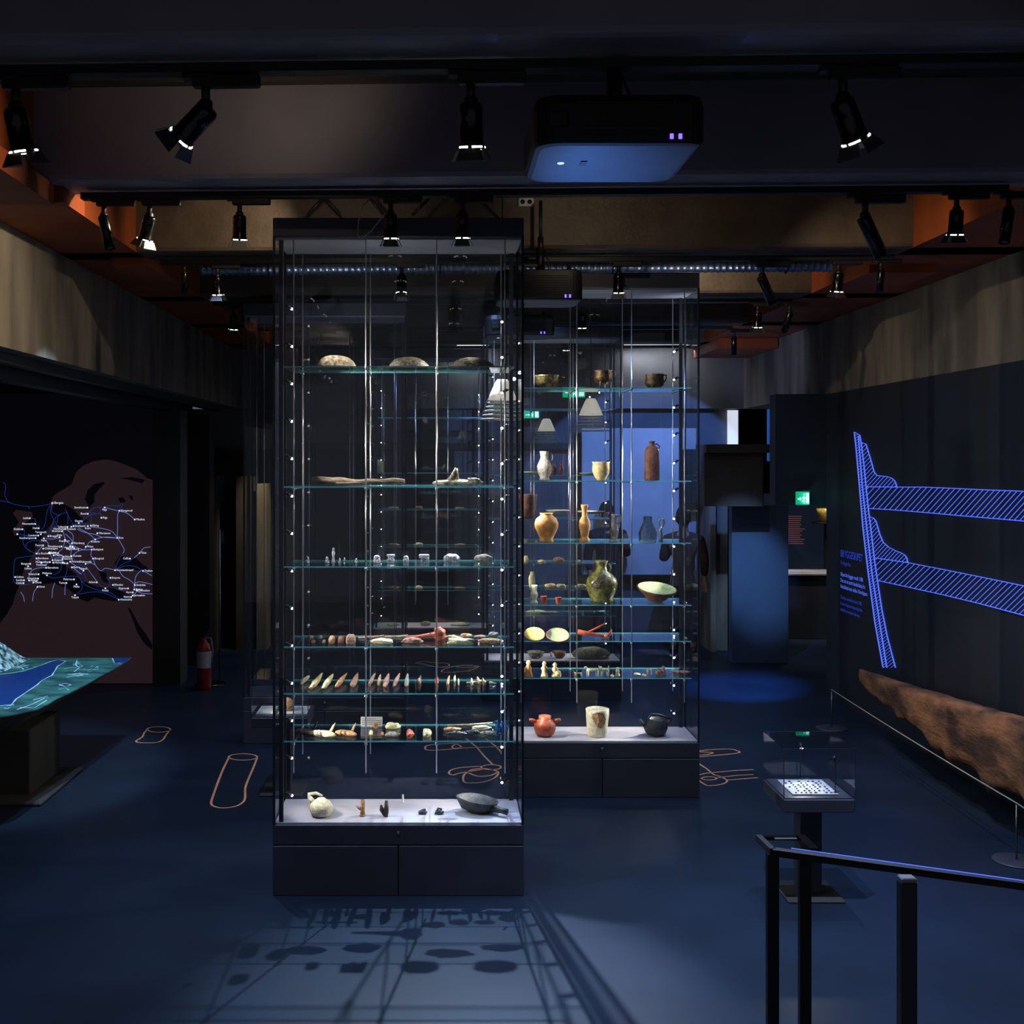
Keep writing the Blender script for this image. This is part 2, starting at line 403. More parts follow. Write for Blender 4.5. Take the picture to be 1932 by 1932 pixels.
# corrugated spiral duct
mb = MB(); pts = []; rr = []
x = xa(372, 9.1)
while x < xa(1560, 9.1):
    for dx, r in ((0, .058), (.03, .058), (.036, .064), (.044, .064)):
        pts.append((x+dx, 9.1-SL*x, 4.09)); rr.append(r)
    x += .05
mb.tube(pts, rr, 20); dt_ = thing('spiral_duct', 'silver corrugated spiral duct crossing under the ceiling behind the third lighting track', 'duct', (0, 9.1, 4.09))
mb.v = [(a, b-9.1, c-4.09) for a, b, c in mb.v]; mb.build('pipe', 'duct', dt_)
for x in (-1.4, 0, 1.4, 2.8): MB().tube([(x, -SL*x+.07*math.sin(q), .07*math.cos(q)) for q in [2*PI*k/16 for k in range(16)]], .006, 4, True).box(x-.01, x+.01, -SL*x-.002, -SL*x+.002, .065, .408).build('strap', 'frame_dark', dt_)

# ================================================================ tracks and spotlights
TZ = 3.985
tr_x = [(-2.3, 4.0), (-1.98, 3.05), (-2.05, 3.26), (-2.1, 3.2), (-2.1, 3.2), (-2.1, 3.2)]
TLAB = ['nearest black lighting track right under the first girder', 'second black lighting track, below the girder with the big projector',
        'third black lighting track, in front of the silver spiral duct', 'fourth black lighting track, over the rear showcases',
        'fifth black lighting track near the far wall', 'farthest black lighting track by the back wall']
for i, (a, b) in enumerate(tr_x):
    Y = TR[i]; mb = MB()
    p = [(a, girder_y(a, Y), TZ-.03), (b, girder_y(b, Y), TZ-.03)]
    mb.box(-(b-a)/2, (b-a)/2, -.03, .03, -.02, .015)
    cx = (a+b)/2
    mb.xf(Matrix.Translation((cx, girder_y(cx, Y), TZ-.02)) @ Matrix.Rotation(-math.atan(SL), 4, 'Z'))
    o = mb.build('lighting_track', 'black'); tag(o, TLAB[i], 'lighting track', 'lighting tracks under the girders')

# spotlight meshes (shared)
ad = MB().bbox(-.04, .17, -.018, .018, -.075, -.037, .004).box(-.07, .02, -.02, .02, -.05, -.036).mesh('adapter', M['black'])
st = MB().tube([(0, 0, -.03), (0, 0, -.145)], .014, 10).lathe([(.02, 0), (.022, .006), (.022, .03), (.018, .036)], 12, (0, 0, -.15)).mesh('stem', M['black'])
# head points down -Z from pivot
hd = MB().lathe([(.012, .02), (.03, .018), (.036, .008), (.037, -.03), (.036, -.034), (.036, -.04), (.037, -.044), (.037, -.10), (.041, -.104), (.041, -.122), (.036, -.122), (.032, -.108)], 20, cap=False).mesh('housing', M['black_gloss'])
lens = MB().lathe([(.034, -.121), (.018, -.118), (.0005, -.117)], 16, cap=False).mesh('lens', M['lens'])
rings = []  # glowing arcs painting the bright bits on the lamp rim
for a0, a1 in ((-2.5, -1.75), (-1.45, -.6), (.2, 1.2), (1.9, 2.6)):
    rings.append(MB().tube([(.0415*math.cos(a0+(a1-a0)*q/6), .0415*math.sin(a0+(a1-a0)*q/6), -.1145) for q in range(7)], .0038, 6).mesh('ring', M['lens']))
def flap(ang):
    mb = MB(); c, s = math.cos(ang), math.sin(ang)
    R = Matrix.Rotation(ang, 4, 'Z')
    v = [(.040, -.030, -.118), (.040, .030, -.118), (.058, .043, -.156), (.058, -.043, -.156)]
    v2 = [(x+.002, y, z) for x, y, z in v]
    mb.add(v+v2, [(0, 1, 2, 3), (7, 6, 5, 4), (0, 4, 5, 1), (1, 5, 6, 2), (2, 6, 7, 3), (3, 7, 4, 0)]); mb.xf(R); return mb.mesh('barn_door', M['steel_dull'])
flaps = [flap(k*PI/2) for k in range(4)]
cyl = MB().lathe([(.012, .02), (.028, .018), (.030, .008), (.030, -.17), (.027, -.17), (.026, -.155)], 20, cap=False).mesh('housing', M['black_gloss'])
cylens = MB().lathe([(.026, -.160), (.014, -.156), (.0005, -.155)], 16, cap=False).mesh('lens', M['steel'])
def sub(name, me, parent, loc=(0, 0, 0)):
    o = bpy.data.objects.new(name, me); COL.objects.link(o); o.parent = parent; o.location = loc; return o
def spotlight(px, tri, d, label, kind='barn', energy=0, color=(1, .9, .78), size=40, scale=1., barn=True):
    Y0 = TR[tri]; x = xa(px, Y0); Y = girder_y(x, Y0); x = xa(px, Y)
    t = thing('track_spotlight', label, 'spotlight', (x, Y, TZ), 'black spotlights on the lighting tracks', rz=-math.atan(SL))
    t.scale = (scale,)*3
    sub('adapter', ad, t); sub('stem', st, t)
    q = Vector(d).normalized().to_track_quat('-Z', 'Y')
    h = sub('housing', hd if kind == 'barn' else cyl, t, (0, 0, -.15)); h.rotation_mode = 'QUATERNION'; h.rotation_quaternion = q
    sub('lens', lens if kind == 'barn' else cylens, h)
    if kind == 'barn':
        for ring in rings: sub('rim_glint', ring, h)
        for f in flaps: sub('barn_door', f, h)
    if energy:
        l = bpy.data.lights.new('spot_bulb', 'SPOT'); l.energy = energy; l.color = color; l.spot_size = math.radians(size); l.spot_blend = .6; l.shadow_soft_size = .02
        o = bpy.data.objects.new('spot_bulb', l); COL.objects.link(o); o.parent = h; o.location = (0, 0, -.13)
WARM = (1, .8, .58)
spotlight(30, 0, (.12, .25, -1), 'barn-door spotlight at the far left end of the nearest track', energy=6, size=60, scale=1.2)
spotlight(388, 0, (-1, .35, -.85), 'spotlight on the nearest track turned down towards the left wall', energy=0, color=WARM, size=60, scale=1.2)
spotlight(888, 0, (.02, .22, -1), 'spotlight on the nearest track hanging straight down left of the big projector', energy=6, size=60, scale=1.2)
spotlight(1590, 0, (.5, .3, -1), 'spotlight on the nearest track right of the big projector, tilted right', energy=14, color=WARM, size=60, scale=1.2)
spotlight(196, 1, (.25, -.1, -1), 'plain cylinder spotlight at the left end of the second track', 'cyl')
spotlight(282, 1, (-.3, .2, -1), 'barn-door spotlight on the second track, next to the cylinder at its left end', energy=10, color=WARM, size=70)
spotlight(452, 1, (-.05, .2, -1), 'spotlight on the second track just left of the front showcase', energy=5)
spotlight(737, 1, (0, .15, -1), 'left one of the pair of spotlights hanging before the front showcase top')
spotlight(872, 1, (0, .15, -1), 'right one of the pair of spotlights hanging before the front showcase top')
spotlight(1632, 1, (.55, .2, -1), 'long cylinder spotlight on the second track slanting to the right', 'cyl', scale=1.25)
spotlight(1805, 1, (0, .2, -1), 'barn-door spotlight on the second track before the right orange duct', energy=10, color=WARM, size=70)
spotlight(1903, 1, (-.2, -.1, -1), 'cylinder spotlight at the right end of the second track', 'cyl')
spotlight(348, 2, (0, 0, -1), 'dark cylinder spotlight at the left end of the third track', 'cyl', scale=.8)
spotlight(410, 2, (0, .2, -1), 'spotlight on the third track left of the front showcase', energy=4)
spotlight(758, 2, (0, -.12, -1), 'bright spotlight on the third track seen through the top of the front showcase')
spotlight(1167, 2, (0, .2, -1), 'spotlight on the third track hanging before the second showcase top')
spotlight(1438, 2, (.5, .2, -1), 'cylinder spotlight on the third track slanting to the right', 'cyl', scale=1.15)
spotlight(1582, 2, (-.05, .2, -1), 'barn-door spotlight on the third track before the right orange duct', energy=8, color=WARM, size=70)
spotlight(1662, 2, (-.1, -.1, -1), 'cylinder spotlight at the right end of the third track', 'cyl', scale=.85)
spotlight(441, 3, (-.1, .2, -1), 'spotlight on the fourth track just left of the front showcase')
spotlight(1098, 3, (0, .2, -1), 'spotlight on the fourth track right of the second projector')
spotlight(1430, 3, (0, .2, -1), 'spotlight on the fourth track right of the second showcase')
spotlight(1490, 3, (-.3, .1, -1), 'cylinder spotlight at the right end of the fourth track', 'cyl')
spotlight(605, 4, (-.3, .1, -1), 'cylinder spotlight on the fifth track seen through the front showcase', 'cyl')
spotlight(1068, 4, (0, .2, -1), 'barn-door spotlight on the fifth track below the third projector')
spotlight(1385, 4, (0, .1, -1), 'spotlight at the right end of the fifth track', 'cyl')

# ================================================================ projectors
def projector(px0, px1, pyt, pyf, Yf, dep, label, leds=True):
    x0, x1 = xa(px0, Yf), xa(px1, Yf); zb = za(pyf, Yf); zt = za(pyt, Yf); cx = (x0+x1)/2
    t = thing('projector', label, 'projector', (cx, Yf, zb)); h = zt-zb; w = x1-x0
    def ring(z, ins, n=6, rad=.16*w):
        P = []
        for (cx_, cy_, a0) in ((w/2-rad, rad*.4, -PI/2), (w/2-rad, dep-rad, 0), (-w/2+rad, dep-rad, PI/2), (-w/2+rad, rad, PI)):
            for k in range(n+1):
                a = a0+PI/2*k/n; ry = rad*(.4 if (a0 == -PI/2) else 1)
                P.append((cx_+(rad-ins)*math.cos(a), cy_+(ry-ins)*math.sin(a), z))
        return P
    def hull(rings, mb):
        n = len(rings[0]); v = [p for r in rings for p in r]; f = [tuple(reversed(range(n))), tuple(range((len(rings)-1)*n, len(rings)*n))]
        for k in range(len(rings)-1):
            for i in range(n): j = (i+1) % n; f.append((k*n+i, k*n+j, (k+1)*n+j, (k+1)*n+i))
        mb.add(v, f); return mb
    b = hull([ring(.001, .012), ring(.012, .0), ring(h*.75, 0), ring(h*.95, .02*w), ring(h, .08*w)], MB()).build('body', 'projector', t)
    hull([ring(-.006, .03), ring(.0, .014)], MB()).build('underside', 'projector_under', t)
    # grille slits
    g = MB()
    for k in range(9): g.box(-w*.25, w*.33, -.003, .004, h*(.16+k*.075), h*(.16+k*.075)+.006)
    g.build('grille', 'black', b)
    MB().bbox(-w*.42, -w*.3, -.012, .004, h*.3, h*.6, .006).build('cable_panel', 'black', b)
    if leds:
        for k in range(2): MB().box(w*(.29+.05*k), w*(.29+.05*k)+w*.02, -.005, 0, h*.06, h*.16).build('indicator', 'led_violet', b)
    MB().lathe([(.006, -.008), (.013, -.008), (.013, -.004)], 14, (-w*.3, dep*.45, 0)).build('sticker', 'exit_white', t)
    MB().box(-w*.18, -w*.14, dep*.4, dep*.5, -.009, -.006).build('vent', 'black', t)
    for sx in (-w*.28, w*.36): MB().lathe([(.022, 0), (.022, .018), (.014, .02), (.014, .04)], 12, (sx, dep*.3, h-.004)).build('foot', 'black', t)
    m = MB().tube([(.02, dep*.45, h-.01), (.02, dep*.45, 4.0-zb)], .03, 12).box(-.1, .04, dep*.4, dep*.5, h+.04, h+.055)
    m.build('ceiling_mount', 'black', t)
    MB().tube([(.06, dep*.5, h), (.085, dep*.5, h+.04), (.08, dep*.5, h+.09), (.05, dep*.5, 4.0-zb-.01)], .006, 6).build('cable', 'black', t)
    return t
projector(1008, 1332, 172, 268, 4.0, .58, 'large black projector with blue-lit underside hanging from the near ceiling')
projector(936, 1100, 506, 565, 8.0-.35, .40, 'second black projector hanging between the front and the second showcase')
projector(916, 1047, 592, 632, 10.0, .4, 'third black projector, farther back, below the fourth track')
t = thing('projector', 'dark underside of a projector cut off by the top right edge', 'projector', (2.12, 3.35, 3.96))
mb = MB().bbox(-.24, .15, -.1, .25, .0, .16, .04); mb.build('body', 'projector', t); MB().tube([(0, .1, .15), (0, .1, .54)], .02, 8).build('ceiling_mount', 'black', t)
spot('projector_fill', (.66, 5.3, 2.85), (.65, 4.45, 3.62), 12.0, (.1, .3, 1), 36, .9, .005)  # unseen blue fill added to light the projector underside

# cable loop, socket and pipe near the ceiling
tag(MB().tube([at(700, 372, 6.2), at(684, 390, 6.2), at(676, 420, 6.2), at(675, 445, 6.2), at(682, 449, 6.2), at(700, 436, 6.2), at(722, 408, 6.2), at(740, 395, 6.2)], .0035, 6).build('cable_loop', 'cable'),
    'thin pale cable hanging in a loop above the front showcase', 'cable')
t = thing('power_socket', 'white double power socket on the third girder above the front showcase', 'socket', at(992, 383, 7.9))
MB().bbox(-.055, .055, -.035, 0.03, -.03, .03, .006).build('plate', 'white_label', t)
for s in (-.025, .025): MB().lathe([(.016, 0), (.016, .004)], 14).xf(Matrix.Rotation(PI/2, 4, 'X')).xf(Matrix.Translation((s, -.036, 0))).build('outlet', 'black', t)
tag(MB().tube([(xa(1020, 7.7), 7.7, 4.0), (xa(1020, 7.7), 7.7, 4.3)], .012, 8).tube([(xa(1020, 7.7), 7.7, 3.93), (xa(1020, 7.7), 7.7, 4.05)], .02, 10).build('conduit', 'black'), 'thin black conduit running down beside the second projector', 'pipe')
# lattice struts between the second and third girders
mb = MB()
for a, b in (((580, 405), (612, 372)), ((612, 372), (640, 402)), ((694, 370), (723, 404)), ((814, 370), (778, 406)), ((904, 377), (940, 412))):
    mb.tube([at(a[0], a[1], 7.75), at(b[0], b[1], 7.75)], .012, 6)
struct('trim_40', mb, 'frame_dark')
# louvred pendant lamps
for px, py, Y, lab in ((948, 716, 7.6, 'louvred white pendant lamp seen at the right edge of the front showcase'), (1115, 752, 9.35, 'louvred white pendant lamp hanging behind the second showcase'), (1031, 790, 12.6, 'small far louvred pendant lamp at the left of the second showcase')):
    c = at(px, py, Y); t = thing('pendant_lamp', lab, 'pendant lamp', c, 'louvred pendant lamps')
    MB().lathe([(.035, 0), (.05, -.02), (.085, -.10), (.10, -.14), (.097, -.14), (.048, -.02), (.03, -.004)], 24).build('shade', 'lampshade', t)
    mb = MB()
    for k in range(5): mb.lathe([(.10+.012*k, -.155-.028*k), (.104+.012*k, -.159-.028*k), (.10+.012*k, -.163-.028*k)], 24, cap=False)
    for q in range(4): mb.tube([(.1*math.cos(q*PI/2), .1*math.sin(q*PI/2), -.13), (.15*math.cos(q*PI/2), .15*math.sin(q*PI/2), -.275)], .0015, 4)
    mb.build('louvre', 'white_label', t)
    MB().tube([(0, 0, 0), (0, 0, 4.5-c.z)], .003, 6).build('cord', 'black', t)
# ================================================================ showcases
CW, CD, CH = 1.444, .47, 3.90
SZ = [3.045, 2.35, 1.888, 1.425, 1.155, .88]; DZ = .418
def showcase(cx, Yf, label, shelves=SZ, leds=True, lit=1., posts=True, led_e=.0, w=CW, deck='deck'):
    t = thing('showcase', label, 'display case', (cx, Yf, 0), 'tall glass showcases'); h = w/2
    MB().bbox(-h, -.002, 0, CD, .0, .288, .004).bbox(.002, h, 0, CD, .0, .288, .004).build('plinth', 'plinth', t)
    b = MB().bbox(-h, h, -.0, CD, .292, .408, .004).build('base', 'plinth', t)
    MB().lathe([(.0, 0), (.011, 0), (.013, .003), (.013, .006)], 16).xf(Matrix.Rotation(-PI/2, 4, 'X')).xf(Matrix.Translation((0, -.004, .36))).build('lock', 'steel_dull', b)
    MB().box(-h+.012, h-.012, .012, CD-.012, .408, DZ).build('deck', deck, t)
    MB().bbox(-h, h, 0, CD, 3.79, CH, .004).build('top_box', 'topbox', t)
    MB().box(-h+.015, h-.015, .012, CD-.012, 3.775, 3.79).build('top_panel', 'topunder', t)
    for (a, bb, c, d) in ((-h+.008, h-.008, .0, .007), (-h+.008, h-.008, CD-.007, CD), (-h, -h+.007, 0, CD), (h-.007, h, 0, CD)):
        MB().box(a, bb, c, d, .409, 3.789).build('glass_pane', 'glass', t)
    if posts:
        for (px, py) in ((-h+.045, .03), (h-.045, CD-.03)):
            MB().box(px-.012, px+.012, py-.012, py+.012, DZ, 3.775).build('light_post', 'frame_dark', t)
    for (px, py) in ((-h, 0), (h-.014, 0), (-h, CD-.014), (h-.014, CD-.014)):
        MB().box(px, px+.014, py, py+.014, .409, 3.79).build('corner_profile', 'frame_dark', t)
    RX = [-.605, -.188, .22, .615]; RX = [x*w/CW for x in RX]
    for z in shelves:
        s = MB().box(-h+.06, h-.055, .03, CD-.035, z-.004, z+.004).build('glass_shelf', 'shelf_glass', t)
        MB().box(-h+.06, h-.055, .0285, .03, z-.004, z+.004).box(-h+.06, h-.055, CD-.035, CD-.0335, z-.004, z+.004).build('polished_edge', 'glass_edge', s)
    for x in RX:
        for y in (.022, CD-.026):
            mb = MB().tube([(x, y, .70), (x, y, 3.775)], .0042, 8)
            for z in shelves: mb.lathe([(.003, -.012), (.0085, -.009), (.0085, .004), (.003, .007)], 10, (x, y, z-.008))
            mb.build('hanging_rod', 'steel', t)
        mb = MB()
        for z in shelves: mb.tube([(x, .022, z-.012), (x, CD-.026, z-.012)], .003, 6)
        mb.build('shelf_bracket', 'steel_dull', t)
    if leds:
        k = 0
        for i in range(14):
            z = .56+i*.217
            for (px, py, sx, off) in ((-h+.045, .03, 1, .01), (h-.045, CD-.03, -1, -.02)):
                dx = sx*.035
                a = MB().tube([(px, py, z), (px+dx*.8, py+(.012 if sx > 0 else -.012), z+.004+off)], .0035, 6).tube([(px+dx*.7, py, z+.012+off), (px+dx*1.5, py+(.02 if sx > 0 else -.02), z-.006+off)], .0085, 10)
                a = a.build('mini_spotlight', 'black', t)
                MB().blob(.017, .017, .014, seed=i, rough=0, c=(px+dx*1.65, py+(.024 if sx > 0 else -.024), z-.016+off), n=8, m=6, flatb=False).build('light_head', 'led', a)
    return t

def cxof(px0, px1, Y): return xa((px0+px1)/2, Y)
C1 = (cxof(515, 988, 6.4), 6.4); C2 = (xa(1320, 8.27)-CW/2, 8.27); C3 = (cxof(457, 768, 9.85), 9.85); C4 = (cxof(704, 920, 13.9), 13.9); C5 = (cxof(911, 1173, 11.6), 11.6)
case1 = showcase(*C1, 'front tall glass showcase, nearest to the viewer, with stone and bone finds')
case2 = showcase(*C2, 'second tall glass showcase, behind and right of the front one, with pottery')
case3 = showcase(*C3, 'unlit tall showcase behind the left half of the front one', shelves=[], leds=False, deck='plinth')
case4 = showcase(*C4, 'farthest tall showcase, seen through the middle of the front one')
case5 = showcase(*C5, 'third lit showcase, seen through the left half of the second one')

def case_lights(C, e, zs, col=(1, .93, .82)):
    cx, Yf = C
    for z in zs:
        for (sx, py) in ((-1, .05), (1, CD-.05)):
            spot('case_spot', (cx+sx*(CW/2-.09), Yf+py, z), (cx-sx*.12, Yf+CD/2, z-.30), e, col, 84, .7, .012)
case_lights(C1, 36, (3.4,))
case_lights(C1, 24, (2.72,))
case_lights(C1, 8, ( 2.2, 1.74, 1.36, 1.09, .78))
case_lights(C2, 18, (3.36, 2.66))
case_lights(C2, 10, (2.2, 1.76, 1.36, 1.09, .80))
case_lights(C5, 6, (2.66, 2.2, 1.74, 1.36, .78))
case_lights(C4, 5, (2.66, 1.74, 1.2, .78))
for C, e in ((C1, 8), (C2, 8), (C5, 6)):
    spot('deck_spot', (C[0]-.62, C[1]+.06, .74), (C[0]-.45, C[1]+.2, DZ), 2.2, (1, .96, .88), 80, .9, .01)
    spot('deck_spot', (C[0]+.64, C[1]+CD-.06, .98), (C[0]+.1, C[1]+.2, DZ), 4.6, (1, .95, .96), 100, .9, .01)
    spot('deck_spot', (C[0]-.05, C[1]+.05, 3.3), (C[0]-.05, C[1]+.25, 3.78), .9, (.9, .94, 1), 150, .9, .05)

# ---------------------------------------------------------------- items
class Case:
    def __init__(s, C): s.cx, s.Y = C
def place(C, px, pb, z, f=None):
    # position on a shelf of height z: depth from the base line when the shelf is seen from above
    cx, Yf = C
    lo, hi = Yf+.07, Yf+CD-.08
    if f is not None: Y = lo+(hi-lo)*f
    elif z < 2.2:
        Y = min(max((H-z)*F/(pb-CY), lo), hi)
    else: Y = (lo+hi)/2
    return xa(px, Y), Y
rnd = random.Random(7)
GR = {}
def item(C, z, px, pb, name, cat, label, build, m, f=None, group=None, rz=0.):
    x, Y = place(C, px, pb, z, f); s = Y/F
    o = build(s).build(name, m); o.location = (x, Y, z); o.rotation_euler = (0, 0, rz)
    tag(o, label, cat, group); return o
def rock(w, h, d=.08, rough=.2, seed=None, pw=1., taper=0., freq=3.4, yaw=0.):
    sd = rnd.random()*50 if seed is None else seed
    return lambda s: MB().blob(w*s, d, h*s, sd, rough, pw=pw, taper=taper, freq=freq, rot=yaw)
def lay(w, length, t=.02, yaw=0., seed=None, rough=.15, taper=.3):
    # a flat piece lying on the shelf, long in depth
    sd = rnd.random()*50 if seed is None else seed
    return lambda s: MB().blob(length*1.25, w*s*1.1, t*1.2, sd, rough*1.6, taper=taper+.25, rot=PI/2+yaw, n=20, m=10, freq=4).xf(Matrix.Translation((0, 0, length*.055)) @ Matrix.Rotation(.085, 4, 'X'))
S1 = C1; z0, z1, z2, z3, z4, z5 = [z+.004 for z in SZ]
FS = 'front showcase'
# --- top shelf: three shell-like bowls turned upside down
for k, (px, w, h, m, lab) in enumerate(((635, 80, 26, 'shell', 'pale streaked upturned wooden bowl, left one on the top shelf, front showcase'),
                                   (772, 78, 23, 'shell_dark', 'grey-brown upturned ladle bowl, middle one on the top shelf of the front showcase'),
                                   (893, 90, 22, 'shell_dark', 'darkest upturned wooden bowl, right one on the top shelf, front showcase'))):
    def b(s, w=w, h=h, k=k):
        mb = MB().blob(w*s, .2, h*2*s, 3+k*4, .07, taper=.12, n=28, m=16); Z = [v[2] for v in mb.v]; t = h*.62*s*1.0
        mb.v = [(x, y, max(0, zz-h*.9*s)) for x, y, zz in mb.v]; zm = max(v[2] for v in mb.v); mb.v = [(x, y, zz*h*s/zm) for x, y, zz in mb.v]; return mb
    o = item(S1, z0, px, 690, 'ladle_bowl', 'wooden bowl', lab, b, m, f=.5)
    s = 6.63/F
    MB().blob(34*s, .05, 6*s, k, .2, n=14, m=8).xf(Matrix.Translation((-w*s*.55, 0, 0))).build('handle_stub', m, o)
# --- second shelf
def plank(s):
    mb = MB(); pts = []; n = 26
    for i in range(n):
        u = i/(n-1); wd = (.055*math.sin(PI*min(1, (u+.02)*1.6))**.5 if u < .35 else .055*(1-.72*(u-.35)/.65))
        x = (-92+176*u)*s; top = (16+1.6*math.sin(u*9)+.8*math.sin(u*23)-4*u)*s; bot = (5-3*abs(u-.4))*s
        pts.append((x, wd, bot, top))
    v = []; f = []
    for x, wd, b0, t0 in pts: v += [(x, -wd, b0+.003), (x, -wd*.8, t0-.004), (x, 0, t0), (x, wd*.8, t0-.004), (x, wd, b0+.003), (x, 0, b0)]
    for i in range(n-1):
        for k in range(6): j = (k+1) % 6; f.append((i*6+k, i*6+j, i*6+6+j, i*6+6+k))
    f += [tuple(range(6)), tuple(reversed(range((n-1)*6, n*6)))]
    return mb.add(v, f, True)
o = item(S1, z1, 680, 914, 'weathered_board', 'wooden board', 'long weathered driftwood board on the second shelf of the front showcase', plank, 'driftwood', f=.4)
MB().blob(.29, .12, .035, 5, .2, n=20, m=10).xf(Matrix.Translation((-.08, 0, 0))).build('broken_underside', 'driftwood', o)
s = 6.6/F
def cleat(s):
    mb = MB().blob(92*s, .08, 12*s, 9, .2, n=24, m=10)
    mb.tube([(-16*s, 0, 6*s), (-8*s, 0, 20*s), (-2*s, 0, 33*s)], [10*s, 6*s, 4*s], 10, flat=.7)
    mb.tube([(-2*s, 0, 6*s), (-1*s, 0, 18*s), (-2*s, 0, 33*s)], [9*s, 5*s, 3.6*s], 10, flat=.7)
    mb.tube([(20*s, 0, 8*s), (36*s, 0, 9*s), (44*s, 0, 6*s)], [7*s, 6*s, 4*s], 10); return mb
item(S1, z1, 863, 912, 'wooden_cleat', 'wooden fitting', 'wooden cleat with an upright horn on the second shelf of the front showcase', cleat, 'shell', f=.5)
# --- third shelf: small metal pieces
T = z2
for (px, pb, w, h, nm, cat, lab, m, kind) in (
    (580, 1063, 9, 14, 'metal_figurine', 'figurine', 'small blue-grey metal figurine at the left end of the third shelf, front showcase', 'silverish', 0),
    (617, 1063, 9, 13, 'metal_ring_find', 'metal find', 'small round metal find just left of the tall silver figurine', 'silverish', 0),
    (629, 1061, 8, 28, 'silver_figurine', 'figurine', 'tallest slim silver figurine on the third shelf of the front showcase', 'silverish', 1),
    (641, 1063, 6, 10, 'metal_bead', 'metal find', 'tiny metal piece just right of the tall silver figurine', 'silverish', 0),
    (650, 1063, 4, 11, 'metal_pin', 'metal find', 'thin upright metal pin on the third shelf of the front showcase', 'silverish', 1),
    (672, 1063, 6, 10, 'metal_buckle', 'metal find', 'tiny metal buckle left of the middle rods on the third shelf', 'silverish', 0),
    (711, 1062, 13, 15, 'metal_casket', 'metal find', 'small rounded metal casket just right of the middle rods on the third shelf', 'silverish', 2),
    (737, 1058, 15, 12, 'metal_spool', 'metal find', 'waisted metal spool on the third shelf of the front showcase', 'silverish', 3),
    (766, 1060, 10, 12, 'metal_cube', 'metal find', 'small pale cube with a dark middle on the third shelf', 'silverish', 2),
    (800, 1060, 19, 14, 'metal_bracket', 'metal find', 'pale angular metal bracket left of the right rods on the third shelf', 'silverish', 4),
    (852, 1060, 31, 15, 'striped_stone', 'stone', 'pale striped stone right of the right rods on the third shelf', 'silverish', 5),
    (912, 1060, 34, 14, 'striped_stone', 'stone', 'brown and white striped stone at the right end of the third shelf', 'stone', 5)):
    def b(s, w=w, h=h, kind=kind):
        w, h = w*s, h*s
        if kind == 1: return MB().lathe([(w*.5, 0), (w*.35, h*.05), (w*.25, h*.4), (w*.42, h*.65), (w*.2, h*.8), (w*.32, h*.9), (w*.1, h)], 12)
        if kind == 2: return MB().bbox(-w/2, w/2, -w/2, w/2, 0, h*.55, w*.1).blob(w, w, h*.6, 3, .05, (0, 0, h*.4), 12, 8)
        if kind == 3: return MB().lathe([(w*.5, 0), (w*.5, h*.25), (w*.3, h*.5), (w*.55, h*.8), (w*.5, h)], 14)
        if kind == 4: return MB().bbox(-w/2, w/2, -.02, .02, h*.45, h, .003).bbox(w*.25, w/2, -.02, .02, 0, h*.5, .003).blob(w*.5, .04, h*.5, 2, .3, (-w*.1, 0, 0))
        if kind == 5: return MB().blob(w, .06, h, px, .22, pw=.8, freq=3)
        return MB().blob(w*.9, w*.9, h*.6, px, .3, (0, 0, 0), 12, 8).blob(w*.6, w*.6, h*.5, px+1, .3, (0, 0, h*.5), 10, 6)
    item(S1, T, px, pb, nm, cat, lab, b, m)
# --- fourth shelf: stones and long bones
T = z3
def long(pts, r, m=None):
    return lambda s: MB().tube([(x*s, y, zz*s) for x, y, zz in pts], [q*s for q in r], 10, flat=.7)
L4 = 'fourth shelf, front showcase'
for a in (
    (586, 1204, 'flat_stone', 'stone', 'small dark flat stone at the left end of the '+L4, rock(11, 5), 'stone'),
    (604, 1204, 'flat_stone', 'stone', 'small flat stone, second from left in the back row, '+L4, rock(9, 5), 'stone'),
    (591, 1213, 'flat_stone', 'stone', 'small brown pebble at the front left of the '+L4, rock(8, 5), 'brown_clay'),
    (611, 1213, 'flat_stone', 'stone', 'tiny dark pebble left of the leaning slabs on the '+L4, rock(6, 6), 'stone'),
    (626, 1213, 'whetstone', 'stone', 'pale green narrow whetstone, leftmost of three on the '+L4, rock(12, 13, .1, .08, pw=.6, yaw=.0), 'tan'),
    (643, 1212, 'whetstone', 'stone', 'brown narrow whetstone, middle of three on the '+L4, rock(11, 12, .1, .08, pw=.6), 'brown_clay'),
    (662, 1214, 'whetstone', 'stone', 'widest grey-pink whetstone slab, rightmost of three on the '+L4, rock(18, 17, .1, .06, pw=.5), 'pink_stone'),
    (721, 1214, 'bone_piece', 'bone', 'pale gnawed bone right of the middle rods, front of '+L4, rock(41, 10, .06, .3), 'bone'),
    (778, 1213, 'bone_piece', 'bone', 'rough pinkish bone piece in the middle of the '+L4, rock(38, 10, .07, .35), 'pink_stone'),
    (868, 1215, 'bone_piece', 'bone', 'white jagged bone piece right of the right rods on the '+L4, rock(46, 12, .06, .4, freq=4), 'bone'),
    (852, 1204, 'bone_piece', 'bone', 'short tan bone behind the white jagged one on the '+L4, rock(24, 6, .05, .3), 'tan'),
    (879, 1203, 'bone_piece', 'bone', 'tan pitted stone at the back right of the '+L4, rock(22, 8, .05, .25), 'tan'),
    (906, 1203, 'bone_piece', 'bone', 'thin flat bone, back row near the right end of '+L4, rock(22, 5, .04, .2), 'pink_stone'),
    (924, 1213, 'bone_piece', 'bone', 'long orange-tan bone at the front right of the '+L4, rock(43, 9, .05, .25), 'tan'),
    (931, 1200, 'round_stone', 'stone', 'dark round speckled stone at the back right of the '+L4, rock(20, 9, .06, .2), 'stone')):
    item(S1, T, a[0], a[1], a[2], a[3], a[4], a[5], a[6])
